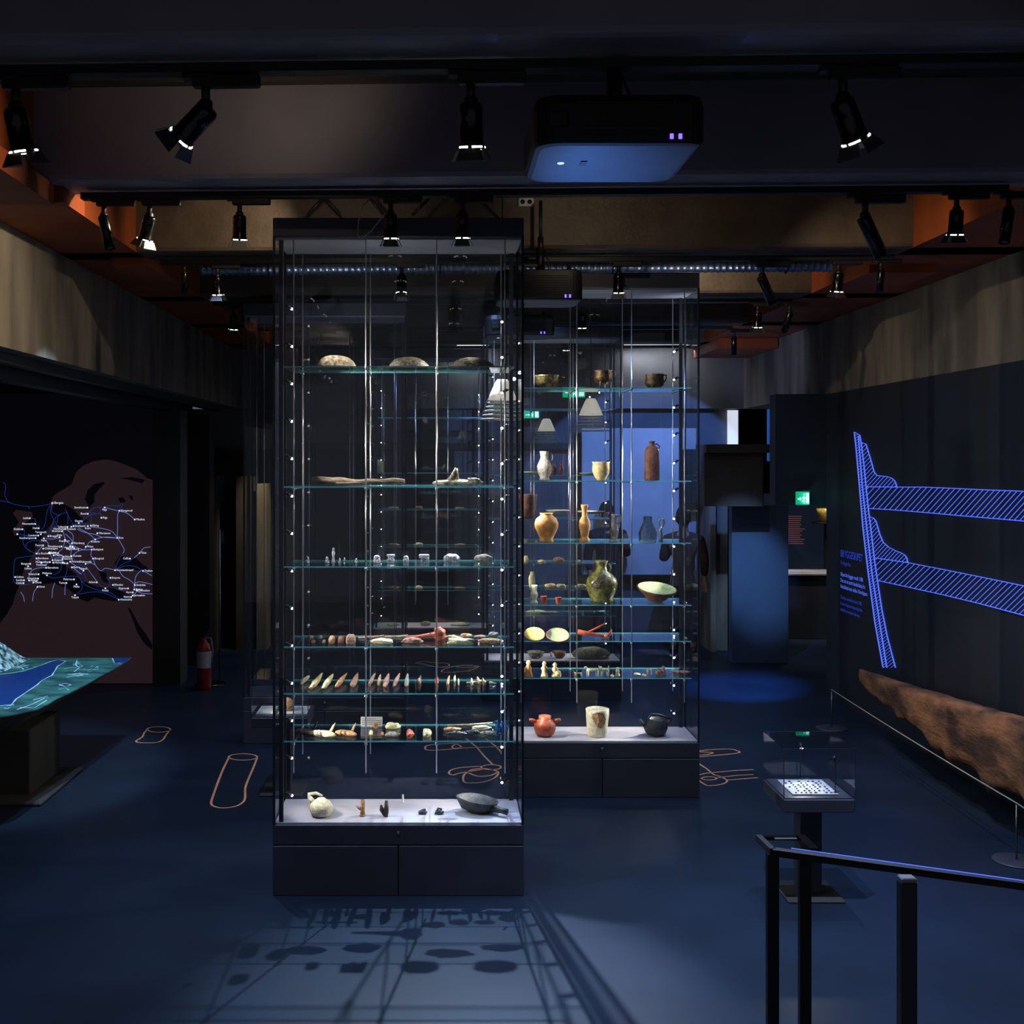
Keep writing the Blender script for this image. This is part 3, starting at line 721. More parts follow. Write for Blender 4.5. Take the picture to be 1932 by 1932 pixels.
item(S1, T, 700, 1205, 'long_bone', 'bone', 'thin grey-pink staff of bone behind the middle rods on the '+L4, long([(-24, 0, 2), (0, 0, 3), (24, 0, 5)], [2.2, 2.4, 2.8]), 'pink_stone')
item(S1, T, 748, 1203, 'long_bone', 'bone', 'reddish bone shaft right of the middle rods, back of '+L4, long([(-22, 0, 2), (0, 0, 2), (22, 0, 4)], [2.4, 2, 2.4]), 'tan')
def bigb(s): return MB().tube([(-36*s, 0, 5*s), (-10*s, 0, 6*s), (14*s, 0, 9*s), (30*s, 0, 10*s)], [2.5*s, 4*s, 6.5*s, 9*s], 12, flat=.8).blob(22*s, .07, 24*s, 8, .35, (27*s, 0, 0), freq=4)
item(S1, T, 802, 1207, 'wooden_club', 'wooden tool', 'big reddish wooden club with a knobbed end, '+L4, bigb, 'red_clay')
# --- fifth shelf: row of blades
T = z4
L5 = 'fifth shelf, front showcase'
pos = ['first', 'second', 'third', 'fourth', 'fifth', 'sixth', 'seventh', 'eighth', 'ninth', 'tenth', 'eleventh', 'twelfth', 'thirteenth', 'fourteenth', 'fifteenth', 'sixteenth', 'seventeenth', 'eighteenth', 'nineteenth']
row = [(576, 1296, 5, .14, 'white small', 'bone', .5), (598, 1300, 11, .26, 'yellow-green broad', 'cream', .25), (620, 1300, 10, .25, 'pale speckled', 'bone', .2), (644, 1299, 8, .24, 'tan slim', 'tan', .3), (670, 1298, 10, .24, 'grey-brown', 'pink_stone', .1),
       (702, 1297, 6, .22, 'thin brown', 'pink_stone', .2), (716, 1297, 6, .18, 'short tan', 'tan', .0), (730, 1298, 9, .23, 'brown spotted', 'pink_stone', .1), (749, 1297, 7, .22, 'crooked brown', 'pink_stone', .2), (768, 1298, 8, .22, 'dark grey coiled', 'stone', .0),
       (791, 1296, 6, .07, 'small orange square', 'pink_stone', 0), (793, 1290, 4, .1, 'thin dark green', 'black_clay', .1), (824, 1296, 6, .13, 'orange', 'red_clay', .05), (846, 1297, 4, .15, 'narrow tan', 'tan', .2), (858, 1290, 4, .09, 'short pale', 'bone', .2), (865, 1299, 3, .1, 'white splinter-like', 'bone', 0),
       (890, 1299, 5, .1, 'cream stubby', 'bone', 0), (902, 1297, 5, .12, 'brown-white stubby', 'tan', -.1), (912, 1299, 4, .11, 'tan thin', 'tan', .0)]
for k, (px, pb, w, ln, adj, m, yaw) in enumerate(row):
    item(S1, T, px, pb-8, 'flake', 'stone blade', '%s blade, %s from the left, %s' % (adj, pos[k], L5), lay(w*.9, ln, .022, -yaw*.45), m)
for k, (px, pb, w, yaw, adj) in enumerate(((891, 1287, 22, 1.2, 'pale slanting rod'), (904, 1285, 12, .8, 'white slanting rod'), (915, 1286, 10, .05, 'upright white peg'), (930, 1288, 16, -.8, 'white curved chip'), (932, 1296, 12, .3, 'small blue chip'))):
    item(S1, T, px, pb+3, 'chip', 'stone chip', '%s at the back right end of the %s' % (adj, L5), lambda s, w=w, yaw=yaw: MB().tube([(-w*s/2*math.sin(yaw), -w*s*.4*math.cos(yaw), .008), (w*s/2*math.sin(yaw), w*s*.4*math.cos(yaw), .008)], [.005, .007], 8), 'bone' if k != 4 else 'blue_metal')
# --- sixth shelf: shoes, comb, label and tools
T = z5
L6 = 'lowest shelf, front showcase'
def shoe(sc, open_=False):
    def b(s):
        s = s*sc; mb = MB().blob(26*s, .17*sc, 9*s, 4+sc, .15, taper=.3, rot=1.0, n=18, m=10)
        mb.tube([(-6*s, -.06*sc, 4*s), (-12*s, -.075*sc, 9*s), (-9*s, -.02, 12*s)], [2.4*s, 2*s, 1.2*s], 8)
        mb.tube([(10*s, .05*sc, 4*s), (14*s, .07*sc, 12*s), (17*s, .09, 17*s)], [4*s, 2.5*s, .8*s], 8, flat=.5); return mb
    return b
item(S1, T, 580, 1384, 'leather_shoe', 'leather piece', 'brown twisted leather piece at the left end of the '+L6, shoe(.95), 'brown_dark')
item(S1, T, 612, 1388, 'leather_shoe', 'leather piece', 'white-edged pointed shoe, brightest one on the '+L6, shoe(1.05), 'bone')
item(S1, T, 654, 1386, 'leather_shoe', 'leather piece', 'brown pointed shoe left of the middle rods on the '+L6, shoe(.9), 'tan')
t = thing('object_label', 'white text card behind the middle rods, '+L6, 'label card', (xa(701, 6.78), 6.78, T))
MB().box(-.066, .066, 0, .004, 0, .058).build('card', 'white_label', t)
mb = MB()
for k in range(4): mb.box(-.058, .058-(.03 if k == 3 else .0), -.0012, 0, .012+k*.011, .0145+k*.011)
mb.build('text_lines', 'frame_dark', t)
item(S1, T, 709, 1374, 'brown_amulet', 'find', 'small square brown amulet before the white text card', lambda s: MB().bbox(-4*s, 4*s, -.006, .006, 0, 12*s, .003), 'tan', f=.8)
for a in ((741, 1374, 'bone_comb', 'comb', 'pale curved comb piece right of the white text card', rock(28, 11, .06, .3), 'bone'),
          (700, 1386, 'small_bead', 'bead', 'small yellowish bead before the white text card', rock(7, 7), 'cream'),
          (721, 1386, 'small_bead', 'bead', 'tiny dark bead right of the yellowish one on the '+L6, rock(6, 4), 'brown_clay'),
          (741, 1389, 'dark_shard', 'shard', 'dark flat shard before the pale comb piece', rock(26, 8, .05, .3), 'stone'),
          (774, 1390, 'curved_shard', 'shard', 'orange ear-shaped shard in the middle of the '+L6, rock(14, 13, .12, .2, taper=.4), 'red_clay'),
          (806, 1388, 'curved_shard', 'shard', 'white ear-shaped shard just left of the right rods on the '+L6, rock(17, 12, .12, .2, taper=.4), 'bone'),
          (853, 1378, 'wooden_spatula', 'wooden tool', 'tan pointed blade at the back right of the '+L6, rock(34, 6, .04, .15), 'tan'),
          (862, 1386, 'dark_fork', 'tool', 'dark forked piece right of the right rods on the '+L6, rock(34, 6, .04, .5, freq=5), 'black_clay'),
          (892, 1384, 'dark_flat_piece', 'tool', 'black flat piece at the front of the right part of the '+L6, rock(27, 7, .05, .3), 'black_clay'),
          (908, 1376, 'ring_shard', 'shard', 'white ring-shaped shard near the right end of the '+L6, rock(36, 7, .05, .3), 'bone'),
          (925, 1386, 'long_dark_blade', 'tool', 'long dark blade at the right end of the '+L6, rock(40, 7, .05, .2), 'stone')):
    item(S1, T, a[0], a[1], a[2], a[3], a[4], a[5], a[6])
item(S1, T, 885, 1371, 'wooden_stick', 'wooden tool', 'long straight reddish stick along the back of the '+L6, long([(-42, 0, 1), (0, 0, 3), (44, 0, 6)], [1.6, 1.6, 2.2]), 'tan', f=1)
t = thing('blue_bundle', 'bundle of blue metal shards at the right end of the '+L6, 'find', (xa(946, 6.6), 6.6, T))
for k in range(9):
    MB().tube([(-.03+.008*k, -.05+.012*k, .0), (-.035+.0095*k, -.05+.012*k, .03+.055*rnd.random()), (-.05+.011*k, -.04, .07+.02*rnd.random())], [.006, .005, .003], 6).build('shard', 'blue_metal', t)
# --- deck of the front showcase
T = DZ
D1 = 'on the front showcase deck'
def gourd(s):
    mb = MB().lathe([(10*s, 0), (18*s, 3*s), (22*s, 11*s), (22*s, 19*s), (17*s, 27*s), (9*s, 31*s), (8*s, 33*s), (6.5*s, 33*s), (5*s, 28*s), (.5*s, 26*s)], 30, rough=.06)
    mb.tube([(-16*s, .02, 24*s), (-23*s, .04, 30*s), (-26*s, .06, 35*s), (-12*s, .07, 36*s), (0, .05, 33*s)], [5*s, 4.5*s, 3.5*s, 3.2*s, 2*s], 10)
    return mb
item(S1, T, 606, 1537, 'clay_vessel', 'pot', 'round white clay vessel with a side lug at the left '+D1, gourd, 'white_clay', f=.2)
def antler(s):
    return MB().tube([(0, 0, 0), (0, 0, 10*s), (1*s, 0, 22*s), (0, .01, 31*s)], [5.5*s, 4.5*s, 4*s, 3.4*s], 10).tube([(0, 0, 12*s), (-8*s, 0, 16*s), (-12*s, 0, 19*s)], [4*s, 2.6*s, 1.2*s], 8).blob(13*s, .04, 5*s, 3, .2)
item(S1, T, 684, 1538, 'antler_piece', 'antler', 'tan branched antler piece standing '+D1, antler, 'tan', f=.18)
def horn(s): return MB().tube([(1*s, 0, 0), (2*s, 0, 12*s), (2*s, 0, 30*s)], [4*s, 5*s, 3*s], 10).tube([(-1*s, 0, 4*s), (-7*s, 0, 14*s), (-8*s, 0, 22*s)], [4*s, 4.5*s, 2*s], 10)
item(S1, T, 727, 1539, 'horn_pair', 'horn', 'dark brown double-pronged horn right of the tan antler '+D1, horn, 'brown_dark', f=.15)
item(S1, T, 760, 1512, 'white_peg', 'peg', 'small white upright peg at the back '+D1, lambda s: MB().lathe([(3.5*s, 0), (3.5*s, .6*s), (2*s, .8*s), (2*s, 14*s), (1.6*s, 15*s)], 12), 'city', f=1).active_material = M['white_label']
for px, nm in ((798, 'left'), (829, 'right')):
    item(S1, T, px, 1532, 'iron_lump', 'metal find', '%s one of two small black hooked lumps %s' % (nm, D1), lambda s, px=px: MB().blob(16*s, .04, 8*s, px, .3).tube([(-5*s, 0, 4*s), (-2*s, 0, (11 if px > 800 else 7)*s), (5*s, 0, 9*s)], [2.5*s, 2*s, 2*s], 8), 'black_clay', f=.3)
def ladle(s):
    n = 30; mb = MB(); rings = []
    for (k, zz, inner) in ((.45, 0, 0), (.8, 8*s, 0), (1., 24*s, 0), (.93, 24*s, 1), (.72, 10*s, 1), (.35, 5*s, 1)):
        r = []
        for i in range(n):
            a = 2*PI*i/n; rad = 35*s*(1+.22*math.cos(a-PI)**3 if math.cos(a) < 0 else 1); x = rad*math.cos(a)*k*1.05; y = .105*math.sin(a)*k
            r.append((x-4*s+(1-k)*8*s, y, zz+(6*s*math.cos(a-PI)*(zz > 20*s))))
        rings.append(r)
    v = [p for r in rings for p in r]; f = [tuple(reversed(range(n))), tuple(range(5*n, 6*n))]
    for q in range(5):
        for i in range(n): j = (i+1) % n; f.append((q*n+i, q*n+j, q*n+n+j, q*n+n+i))
    mb.add(v, f, True); return mb
o = item(S1, T, 908, 1528, 'stone_mortar', 'stone bowl', 'large dark stone bowl with a short handle '+D1, ladle, 'black_clay', f=.45)
s = 6.6/F
MB().tube([(22*s, -.06, 12*s), (36*s, -.09, 11*s), (47*s, -.11, 10*s)], [7*s, 5.2*s, 6*s], 12).build('handle', 'black_clay', o)

# ================================================================ second showcase
S2 = C2
def ring_handle(x0, za_, x1, zb_, s, r=1.4, out=8, y=0.):
    return MB().tube([(x0*s, y, za_*s), ((x0+out)*s, y, (za_+1)*s), ((max(x0, x1)+out)*s, y, (za_+zb_)/2*s), ((x1+out*.5)*s, y, zb_*s), (x1*s, y, zb_*s)], r*s, 8)
def vessel(prof, n=30, rough=0., seed=0):
    return lambda s: MB().lathe([(r*s, z*s) for r, z in prof], n, rough=rough, seed=seed, cap=True)
U = 'in second showcase'
# top shelf: cauldrons
o = item(S2, z0, 1031, 735, 'cauldron', 'metal pot', 'wide bronze pan with a side handle, left one on the top shelf '+U, vessel([(14, 0), (21, 4), (23, 12), (22, 22), (24, 25), (22.5, 25), (20, 20), (20, 8), (1, 4)]), 'bronze_light', f=.3)
s = 8.4/F; ring_handle(22, 21, 22, 12, s, 1.6, 12).build('handle', 'bronze', o)
def tripod(px, w, h, lab, m, body0, legs):
    o = item(S2, z0, px, 737, 'tripod_pot', 'metal pot', lab, vessel([(w*.3, body0), (w*.45, body0+3), (w*.5, body0+h*.3), (w*.46, h-3), (w*.5, h), (w*.46, h), (w*.42, h-4), (w*.42, body0+5), (1, body0+2)]), m, f=.45)
    for a in (-.5, .5, 2.2): 
        x, y = math.cos(a-PI/2)*w*.42*s, math.sin(a-PI/2)*w*.42*s
        MB().tube([(x*.9, y*.9, (body0+5)*s), (x*1.08, y*1.08, 0)], [2.4*s, 1.3*s], 8).build('leg', m, o)
    ring_handle(w*.45, h-2, w*.45, h-14, s, 1.4, 6).build('handle', m, o); return o
tripod(1138, 34, 35, 'bronze tripod pot, middle one on the top shelf '+U, 'bronze', 11, 1)
tripod(1235, 36, 28, 'low dark bronze tripod pot, right one on the top shelf '+U, 'bronze', 3, 1)
# second shelf
o = item(S2, z1, 1027, 908, 'stoneware_jug', 'jug', 'grey speckled stoneware jug on the second shelf '+U, vessel([(9, 0), (10, 2), (8, 5), (13, 15), (14, 27), (9, 38), (7, 43), (8.5, 54), (9, 55), (7.5, 55), (6, 45), (.5, 42)]), 'grey_clay', f=.4)
ring_handle(7, 50, 10, 36, s, 1.6, 6).build('handle', 'grey_clay', o)
item(S2, z1, 1134, 908, 'clay_beaker', 'cup', 'cream beaker with a dark broken patch on the second shelf '+U, vessel([(8, 0), (9, 2), (13, 9), (16.5, 18), (16, 27), (15, 31), (17, 35), (15.5, 35), (13.5, 30), (14, 18), (.5, 6)], rough=.05), 'cream', f=.4)
o = item(S2, z1, 1230, 908, 'tall_bottle', 'bottle', 'tall brown cylindrical bottle on the second shelf '+U, vessel([(13, 0), (14, 2), (14, 55), (11, 62), (5, 66), (5, 71), (6.5, 72), (6.5, 74), (4, 74), (3.5, 60), (.5, 58)]), 'brown_clay', f=.4)
ring_handle(5, 68, 10, 60, s, 1.4, 5).build('handle', 'brown_clay', o)
# third shelf
item(S2, z2, 1031, 1024, 'storage_jar', 'jar', 'bulging orange-cream jar on the third shelf '+U, vessel([(12, 0), (13.5, 2), (12, 6), (16, 15), (22, 28), (22.5, 36), (19, 45), (11, 51), (11, 53), (13, 55), (11, 55), (9, 50), (.5, 46)]), 'orange_clay')
o = item(S2, z2, 1103, 1024, 'slim_bottle', 'bottle', 'slim pinkish bottle with a beak mouth on the third shelf '+U, vessel([(9.5, 0), (9.5, 6), (7, 9), (7.5, 14), (11, 30), (10, 40), (5, 50), (5, 60), (7, 68), (7, 71), (5, 71), (4, 62), (.5, 60)]), 'orange_clay')
MB().tube([(5*s, 0, 65*s), (10*s, 0, 64*s)], [2*s, .6*s], 8).build('spout', 'orange_clay', o)
o = item(S2, z2, 1159, 1024, 'slim_jug', 'jug', 'slim grey jug with a ring handle on the third shelf '+U, vessel([(8, 0), (8, 3), (5, 6), (7.5, 16), (8, 24), (5.5, 34), (5, 48), (6, 53), (4.5, 53), (4, 40), (.5, 38)]), 'grey_clay')
ring_handle(5, 49, 6, 36, s, 1.5, 6).build('handle', 'grey_clay', o)
item(S2, z2, 1222, 1024, 'glass_flask', 'bottle', 'clouded glass flask with fragments on the third shelf '+U, vessel([(15, 0), (17, 6), (17, 18), (12, 30), (8, 38), (8, 48), (6.5, 49), (7, 37), (11, 29), (15.5, 18), (15, 6), (.5, 2)]), 'old_glass')
o = item(S2, z2, 1246, 1024, 'silver_figure', 'figurine', 'shiny silver looped figure right of the glass flask '+U, lambda s: MB().tube([(0, 0, 0), (2*s, 0, 10*s), (-1*s, 0, 22*s), (2*s, 0, 30*s)], [4*s, 3*s, 3.4*s, 2*s], 10), 'steel')
MB().tube([(2*s+5*s*math.cos(a), 0, 37*s+7*s*math.sin(a)) for a in [2*PI*k/14 for k in range(14)]], 1.5*s, 8, True).build('loop', 'steel', o)
# fourth shelf
T = z3
item(S2, T, 1008, 1138, 'cream_vase', 'vase', 'cream waisted vase at the left of the fourth shelf '+U, vessel([(6.5, 0), (7, 2), (4, 6), (4.5, 9), (7, 14), (6.5, 20), (4.5, 23), (5, 29), (6, 34), (4.8, 34), (3.5, 26), (.5, 24)]), 'white_clay')
for px, h, nm in ((1026, 15, 'left'), (1054, 13, 'right')):
    item(S2, T, px, 1141, 'small_red_cup', 'cup', '%s one of two small red clay cups on the fourth shelf %s' % (nm, U), vessel([(4, 0), (4.5, 1), (5.5, 5), (5, 9), (6.3, h-1), (6.3, h), (5, h), (3.8, 8), (.5, 4)]), 'red_clay')
o = item(S2, T, 1135, 1138, 'glazed_jug', 'jug', 'large green-glazed jug with a broken hole in its belly '+U, vessel([(20, 0), (22, 2), (21, 6), (27, 20), (30, 34), (27, 44), (19, 52), (12, 58), (9.5, 64), (10.5, 72), (13, 77), (11, 77), (8.5, 70), (8, 62), (.5, 60)], 40, .03), 'green_glaze', f=.5)
# the broken patch
mb = MB(); n = 11; v = []
Pt = [(-24, 30), (-20, 38), (-14, 44), (-8, 50), (2, 54), (6, 50), (0, 44), (-6, 38), (-8, 32), (-14, 29), (-20, 28)]
def surf(x, zz):
    prof = [(27, 20), (30, 34), (27, 44), (19, 52), (12, 58), (9.5, 64)]
    R = 27
    for (r0, a0), (r1, a1) in zip(prof, prof[1:]):
        if a0 <= zz <= a1: R = r0+(r1-r0)*(zz-a0)/(a1-a0)
    return -math.sqrt(max(0, (R+1.2)**2-x*x))-.4
grid = []
for (x, zz) in Pt: v.append((x*s, (surf(x, zz)-1.2)*s, zz*s))
v.append((-9*s, (surf(-9, 40)-1.6)*s, 40*s)); f = [(i, (i+1) % n, n) for i in range(n)]
mb.add(v, f, True); mb.build('broken_patch', 'brown_dark', o)
ring_handle(11, 70, 14, 58, s, 2.2, 3).build('handle_stub', 'green_glaze', o)
o = item(S2, T, 1237, 1141, 'wide_bowl', 'bowl', 'wide tilted brown bowl with a pale inside on the fourth shelf '+U, vessel([(14, 0), (16, 2), (26, 12), (35, 20), (38, 24), (36, 25), (30, 21), (18, 17), (.5, 15)]), 'brown_clay', f=.4)
MB().lathe([(36*s, 25.*s), (30*s, 22*s), (18*s, 18*s), (.5*s, 16*s)], 30, cap=False).build('glazed_inside', 'green_plate', o); o.rotation_euler = (.22, .07, 0); o.location.z += .012
# fifth shelf
T = z4
def plate(w, h, m, min_, px, pb, lab, tilt=0.):
    o = item(S2, T, px, pb, 'plate', 'plate', lab, vessel([(w*.22, 0), (w*.24, 1), (w*.36, h*.6), (w*.5, h), (w*.48, h+.8), (w*.34, h*.6), (.5, h*.42)], 28), m)
    MB().lathe([(w*.48*s, (h+.8)*s), (w*.34*s, h*.65*s), (.5*s, h*.5*s)], 28, cap=False).build('glazed_face', min_, o); o.rotation_euler = (tilt, 0, 0); o.location.z += max(0, w*.5*math.sin(tilt)-h*math.cos(tilt))*s; return o
plate(40, 8, 'red_clay', 'yellow_plate', 1008, 1206, 'yellow spotted plate at the left of the fifth shelf '+U, .55)
plate(44, 11, 'red_clay', 'green_plate', 1052, 1208, 'green and red footed plate, second on the fifth shelf '+U, .5)
def boat(s): return MB().tube([(-32*s, 0, 12*s), (-14*s, 0, 9*s), (8*s, 0, 6*s), (22*s, 0, 4*s)], [6*s, 5*s, 4*s, 3*s], 10, flat=.8).tube([(-12*s, 0, 12*s), (6*s, 0, 20*s), (22*s, 0, 29*s)], [3*s, 4*s, 1.5*s], 8, flat=.5).tube([(18*s, 0, 3*s), (28*s, 0, 7*s), (32*s, 0, 16*s)], [4*s, 3*s, 1.5*s], 8)
item(S2, T, 1122, 1212, 'clay_horse', 'clay fragments', 'red-orange long clay fragments crossed like a boat on the fifth shelf '+U, boat, 'red_clay', f=.3)
# sixth shelf: figurines
T = z5
L = 'on the lowest shelf '+U
def fig(h, w, seed=0): return lambda s: MB().lathe([(w*.5*s, 0), (w*.45*s, h*.1*s), (w*.28*s, h*.35*s), (w*.4*s, h*.55*s), (w*.18*s, h*.72*s), (w*.28*s, h*.86*s), (w*.1*s, h*s)], 12, rough=.35, seed=seed)
def beast(w, h):
    def b(s):
        mb = MB().tube([(-w*.4*s, 0, h*.62*s), (0, 0, h*.58*s), (w*.38*s, 0, h*.62*s)], [h*.16*s, h*.13*s, h*.15*s], 8)
        for x in (-.36, -.26, .26, .36): mb.tube([(x*w*s, (.006 if x in (-.36, .26) else -.006), h*.6*s), (x*w*1.05*s, (.006 if x in (-.36, .26) else -.006), 0)], [h*.07*s, h*.045*s], 6)
        mb.tube([(-w*.36*s, 0, h*.66*s), (-w*.46*s, 0, h*.9*s), (-w*.56*s, 0, h*.86*s)], [h*.1*s, h*.09*s, h*.05*s], 8)
        mb.tube([(w*.36*s, 0, h*.7*s), (w*.46*s, 0, h*.9*s), (w*.4*s, 0, h*s)], h*.035*s, 6); return mb
    return b
for a in ((997, 1276, 'clay_cup_tall', 'cup', 'orange footed clay cup at the left end '+L, fig(30, 17), 'orange_clay'),
          (1027, 1276, 'knobbed_figurine', 'figurine', 'cream stacked figurine with a pointed top '+L, fig(28, 15, 3), 'cream'),
          (1047, 1276, 'hooded_figurine', 'figurine', 'cream hollow-headed figurine left of the middle rods '+L, fig(26, 15, 6), 'cream'),
          (1053, 1277, 'squat_figurine', 'figurine', 'squat rough figurine before the hollow-headed one '+L, rock(12, 12, .04, .4, freq=5), 'cream'),
          (1091, 1276, 'small_beast', 'figurine', 'small crouching beast figurine right of the middle rods '+L, beast(18, 10), 'bone'),
          (1118, 1276, 'horse_figurine', 'figurine', 'largest cream horse figurine '+L, beast(28, 20), 'bone'),
          (1141, 1275, 'rider_figurine', 'figurine', 'small cream rider figurine behind the horse '+L, beast(17, 19), 'bone'),
          (1155, 1276, 'low_figurine', 'figurine', 'tiny flat cream piece right of the rider '+L, rock(7, 3), 'bone'),
          (1165, 1275, 'curved_figurine', 'figurine', 'curved standing cream figurine left of the right rods '+L, fig(16, 10, 9), 'bone'),
          (1225, 1273, 'twin_figurine', 'figurine', 'small two-legged cream figurine between the right rods '+L, beast(11, 14), 'bone'),
          (1244, 1274, 'kneeling_figurine', 'figurine', 'pinkish kneeling figurine right of the two-legged one '+L, rock(14, 12, .04, .5, freq=5), 'pink_stone'),
          (1252, 1274, 'balancing_figurine', 'figurine', 'tallest pinkish figurine with outstretched arms '+L, fig(18, 12, 12), 'pink_stone'),
          (1202, 1273, 'white_pebble', 'pebble', 'flat white pebble right of the third rod pair '+L, rock(12, 3), 'bone'),
          (1215, 1275, 'white_pebble', 'pebble', 'smaller white pebble beside the two-legged figurine '+L, rock(8, 3), 'bone'),
          (1283, 1270, 'pink_shards', 'shard', 'flat pinkish shard by the far right rods '+L, rock(36, 5, .06, .3), 'pink_stone')):
    item(S2, T, a[0], a[1], a[2], a[3], a[4], a[5], a[6])
# deck
T = DZ; D2 = 'on the second showcase deck'
o = item(S2, T, 1028, 1391, 'handled_pot', 'pot', 'shiny red clay pot with two horn handles '+D2, vessel([(10, 0), (17, 4), (21, 14), (20, 23), (14, 30), (11, 32), (12, 38), (10, 38), (9, 32), (.5, 26)], rough=.02), 'red_clay', f=.3)
for sx in (-1, 1): MB().tube([(sx*16*s, 0, 26*s), (sx*23*s, 0, 30*s), (sx*30*s, 0, 31*s)], [4*s, 3.2*s, 2.6*s], 10).build('handle', 'red_clay', o)
def mortar(s):
    mb = MB().lathe([(16*s, 0), (18*s, 2*s), (20*s, 20*s), (22*s, 42*s), (22*s, 51*s), (19*s, 52*s), (14*s, 38*s), (.5*s, 30*s)], 28, rough=.06); return mb
o = item(S2, T, 1127, 1391, 'broken_mortar', 'stone vessel', 'tall white stone mortar with a hollowed broken side '+D2, mortar, 'white_clay', f=.3)
v = []; Q = [(-12, 46), (-4, 50), (8, 48), (13, 38), (12, 26), (4, 18), (-3, 22), (-9, 30), (-13, 40)]
for (x, zz) in Q: v.append((x*s, -math.sqrt((21.6+(zz-20)/11)**2-x*x)*s, zz*s))
v.append((0, -24.6*s, 34*s)); MB().add(v, [(i, (i+1) % 9, 9) for i in range(9)]).build('broken_hollow', 'tan', o)
def bag(s):
    mb = MB().lathe([(10*s, 0), (19*s, 5*s), (23*s, 15*s), (21*s, 24*s), (16*s, 29*s), (15*s, 32*s), (13*s, 32*s), (12*s, 28*s), (.5*s, 26*s)], 28, rough=.03)
    return mb
o = item(S2, T, 1237, 1389, 'kettle', 'pot', 'black squat pot with spout and crossed handles '+D2, bag, 'black_clay', f=.35)
MB().tube([(-18*s, 0, 16*s), (-26*s, 0, 22*s), (-30*s, 0, 30*s)], [4*s, 3*s, 2.4*s], 10).build('spout', 'black_clay', o)
MB().tube([(-14*s, 0, 32*s), (-8*s, 0, 40*s), (6*s, 0, 39*s), (20*s, 0, 34*s), (30*s, 0, 31*s)], [2*s, 2*s, 2*s, 2.4*s, 2*s], 8).build('handle', 'black_clay', o)
MB().tube([(17*s, -.03, 20*s), (25*s, -.02, 28*s), (31*s, 0, 30*s)], [3.4*s, 2.6*s, 2*s], 8).build('handle', 'black_clay', o)

# ================================================================ third lit showcase and the farthest one
S5 = C5; s5 = 11.85/F
V = 'in the third lit showcase'
for (z, px, pb, nm, cat, lab, prof, m) in (
    (z1, 1006, 893, 'shallow_dish', 'dish', 'shallow pale dish, left one on the second shelf '+V, [(10, 0), (12, 1), (27, 5), (26, 6), (1, 2)], 'green_plate'),
    (z1, 1045, 893, 'brown_bottle', 'bottle', 'left small brown bottle on the second shelf '+V, [(5, 0), (5, 12), (2.5, 18), (2, 24), (2.5, 25)], 'brown_clay'),
    (z1, 1059, 893, 'brown_bottle', 'bottle', 'right small brown bottle on the second shelf '+V, [(4.5, 0), (4.5, 12), (2.2, 19), (1.8, 25), (2.4, 26)], 'brown_clay'),
    (z1, 1112, 895, 'shallow_dish', 'dish', 'shallow pale dish, right one on the second shelf '+V, [(8, 0), (9, 1), (20, 3), (19, 4), (1, 1)], 'green_plate'),
    (z2, 996, 1000, 'large_crock', 'crock', 'brown crock with white rim behind the left edge of the second showcase', [(12, 0), (15, 20), (17, 40), (18, 46), (15, 46), (14, 36), (1, 30)], 'brown_clay'),
    (z2+.05, 1052, 980, 'white_dish', 'dish', 'white shallow dish, left one on the third shelf '+V, [(10, 0), (12, 1), (24, 6), (23, 7), (1, 2)], 'white_clay'),
    (z2+.05, 1114, 978, 'white_dish', 'dish', 'wide white dish, right one on the third shelf '+V, [(12, 0), (14, 1), (28, 4), (27, 5), (1, 2)], 'white_clay'),
    (z3, 1054, 1108, 'red_bun', 'dish', 'rounded red-brown lidded dish on the fourth shelf '+V, [(9, 0), (11, 2), (10.5, 6), (6, 9), (1, 10)], 'pink_stone'),
    (z3, 1022, 1108, 'yellow_fragments', 'shard', 'yellow fragment on the fourth shelf '+V, [(7, 0), (8, 2), (5, 4), (1, 5)], 'cream'),
    (z3, 992, 1108, 'yellow_pot', 'pot', 'small yellow pot at the left of the fourth shelf '+V, [(4, 0), (5, 6), (3, 10), (3.5, 12)], 'cream'),
    (z3, 1092, 1108, 'shell_fragment', 'shard', 'small white fragment at the right of the fourth shelf '+V, [(5, 0), (6, 2), (3, 4), (1, 4.4)], 'bone')):
    item(S5, z, px, pb, nm, cat, lab, lambda s, prof=prof: MB().lathe([(r*s, q*s) for r, q in prof], 20), m, f=.4)
for k, (px, w, h, m, lab) in enumerate(((1004, 12, 30, 'bone', 'tapering white horn'), (1038, 22, 8, 'cream', 'cream oval shell'), (1058, 20, 7, 'bone', 'flat cream shell'), (1096, 22, 7, 'bone', 'long pale shell'), (1120, 14, 6, 'cream', 'small cream shell'), (1135, 9, 8, 'bone', 'small ringed shell'))):
    item(S5, z4, px, 1158, 'shell_find', 'find', '%s in the row on the fifth shelf %s' % (lab, V), lambda s, w=w, h=h, k=k: MB().blob(w*s, .06, h*s, k, .25), m, f=.4)
for a in ((1010, 1176, 'grey_plate', 'plate', 'dim greenish plate on the lowest shelf '+V, rock(36, 6), 'green_plate'),
          (1034, 1172, 'grey_plate', 'plate', 'thin grey flat piece on the lowest shelf '+V, rock(40, 4), 'stone')):
    item(S5, z5, a[0], a[1], a[2], a[3], a[4], a[5], a[6], f=.5)
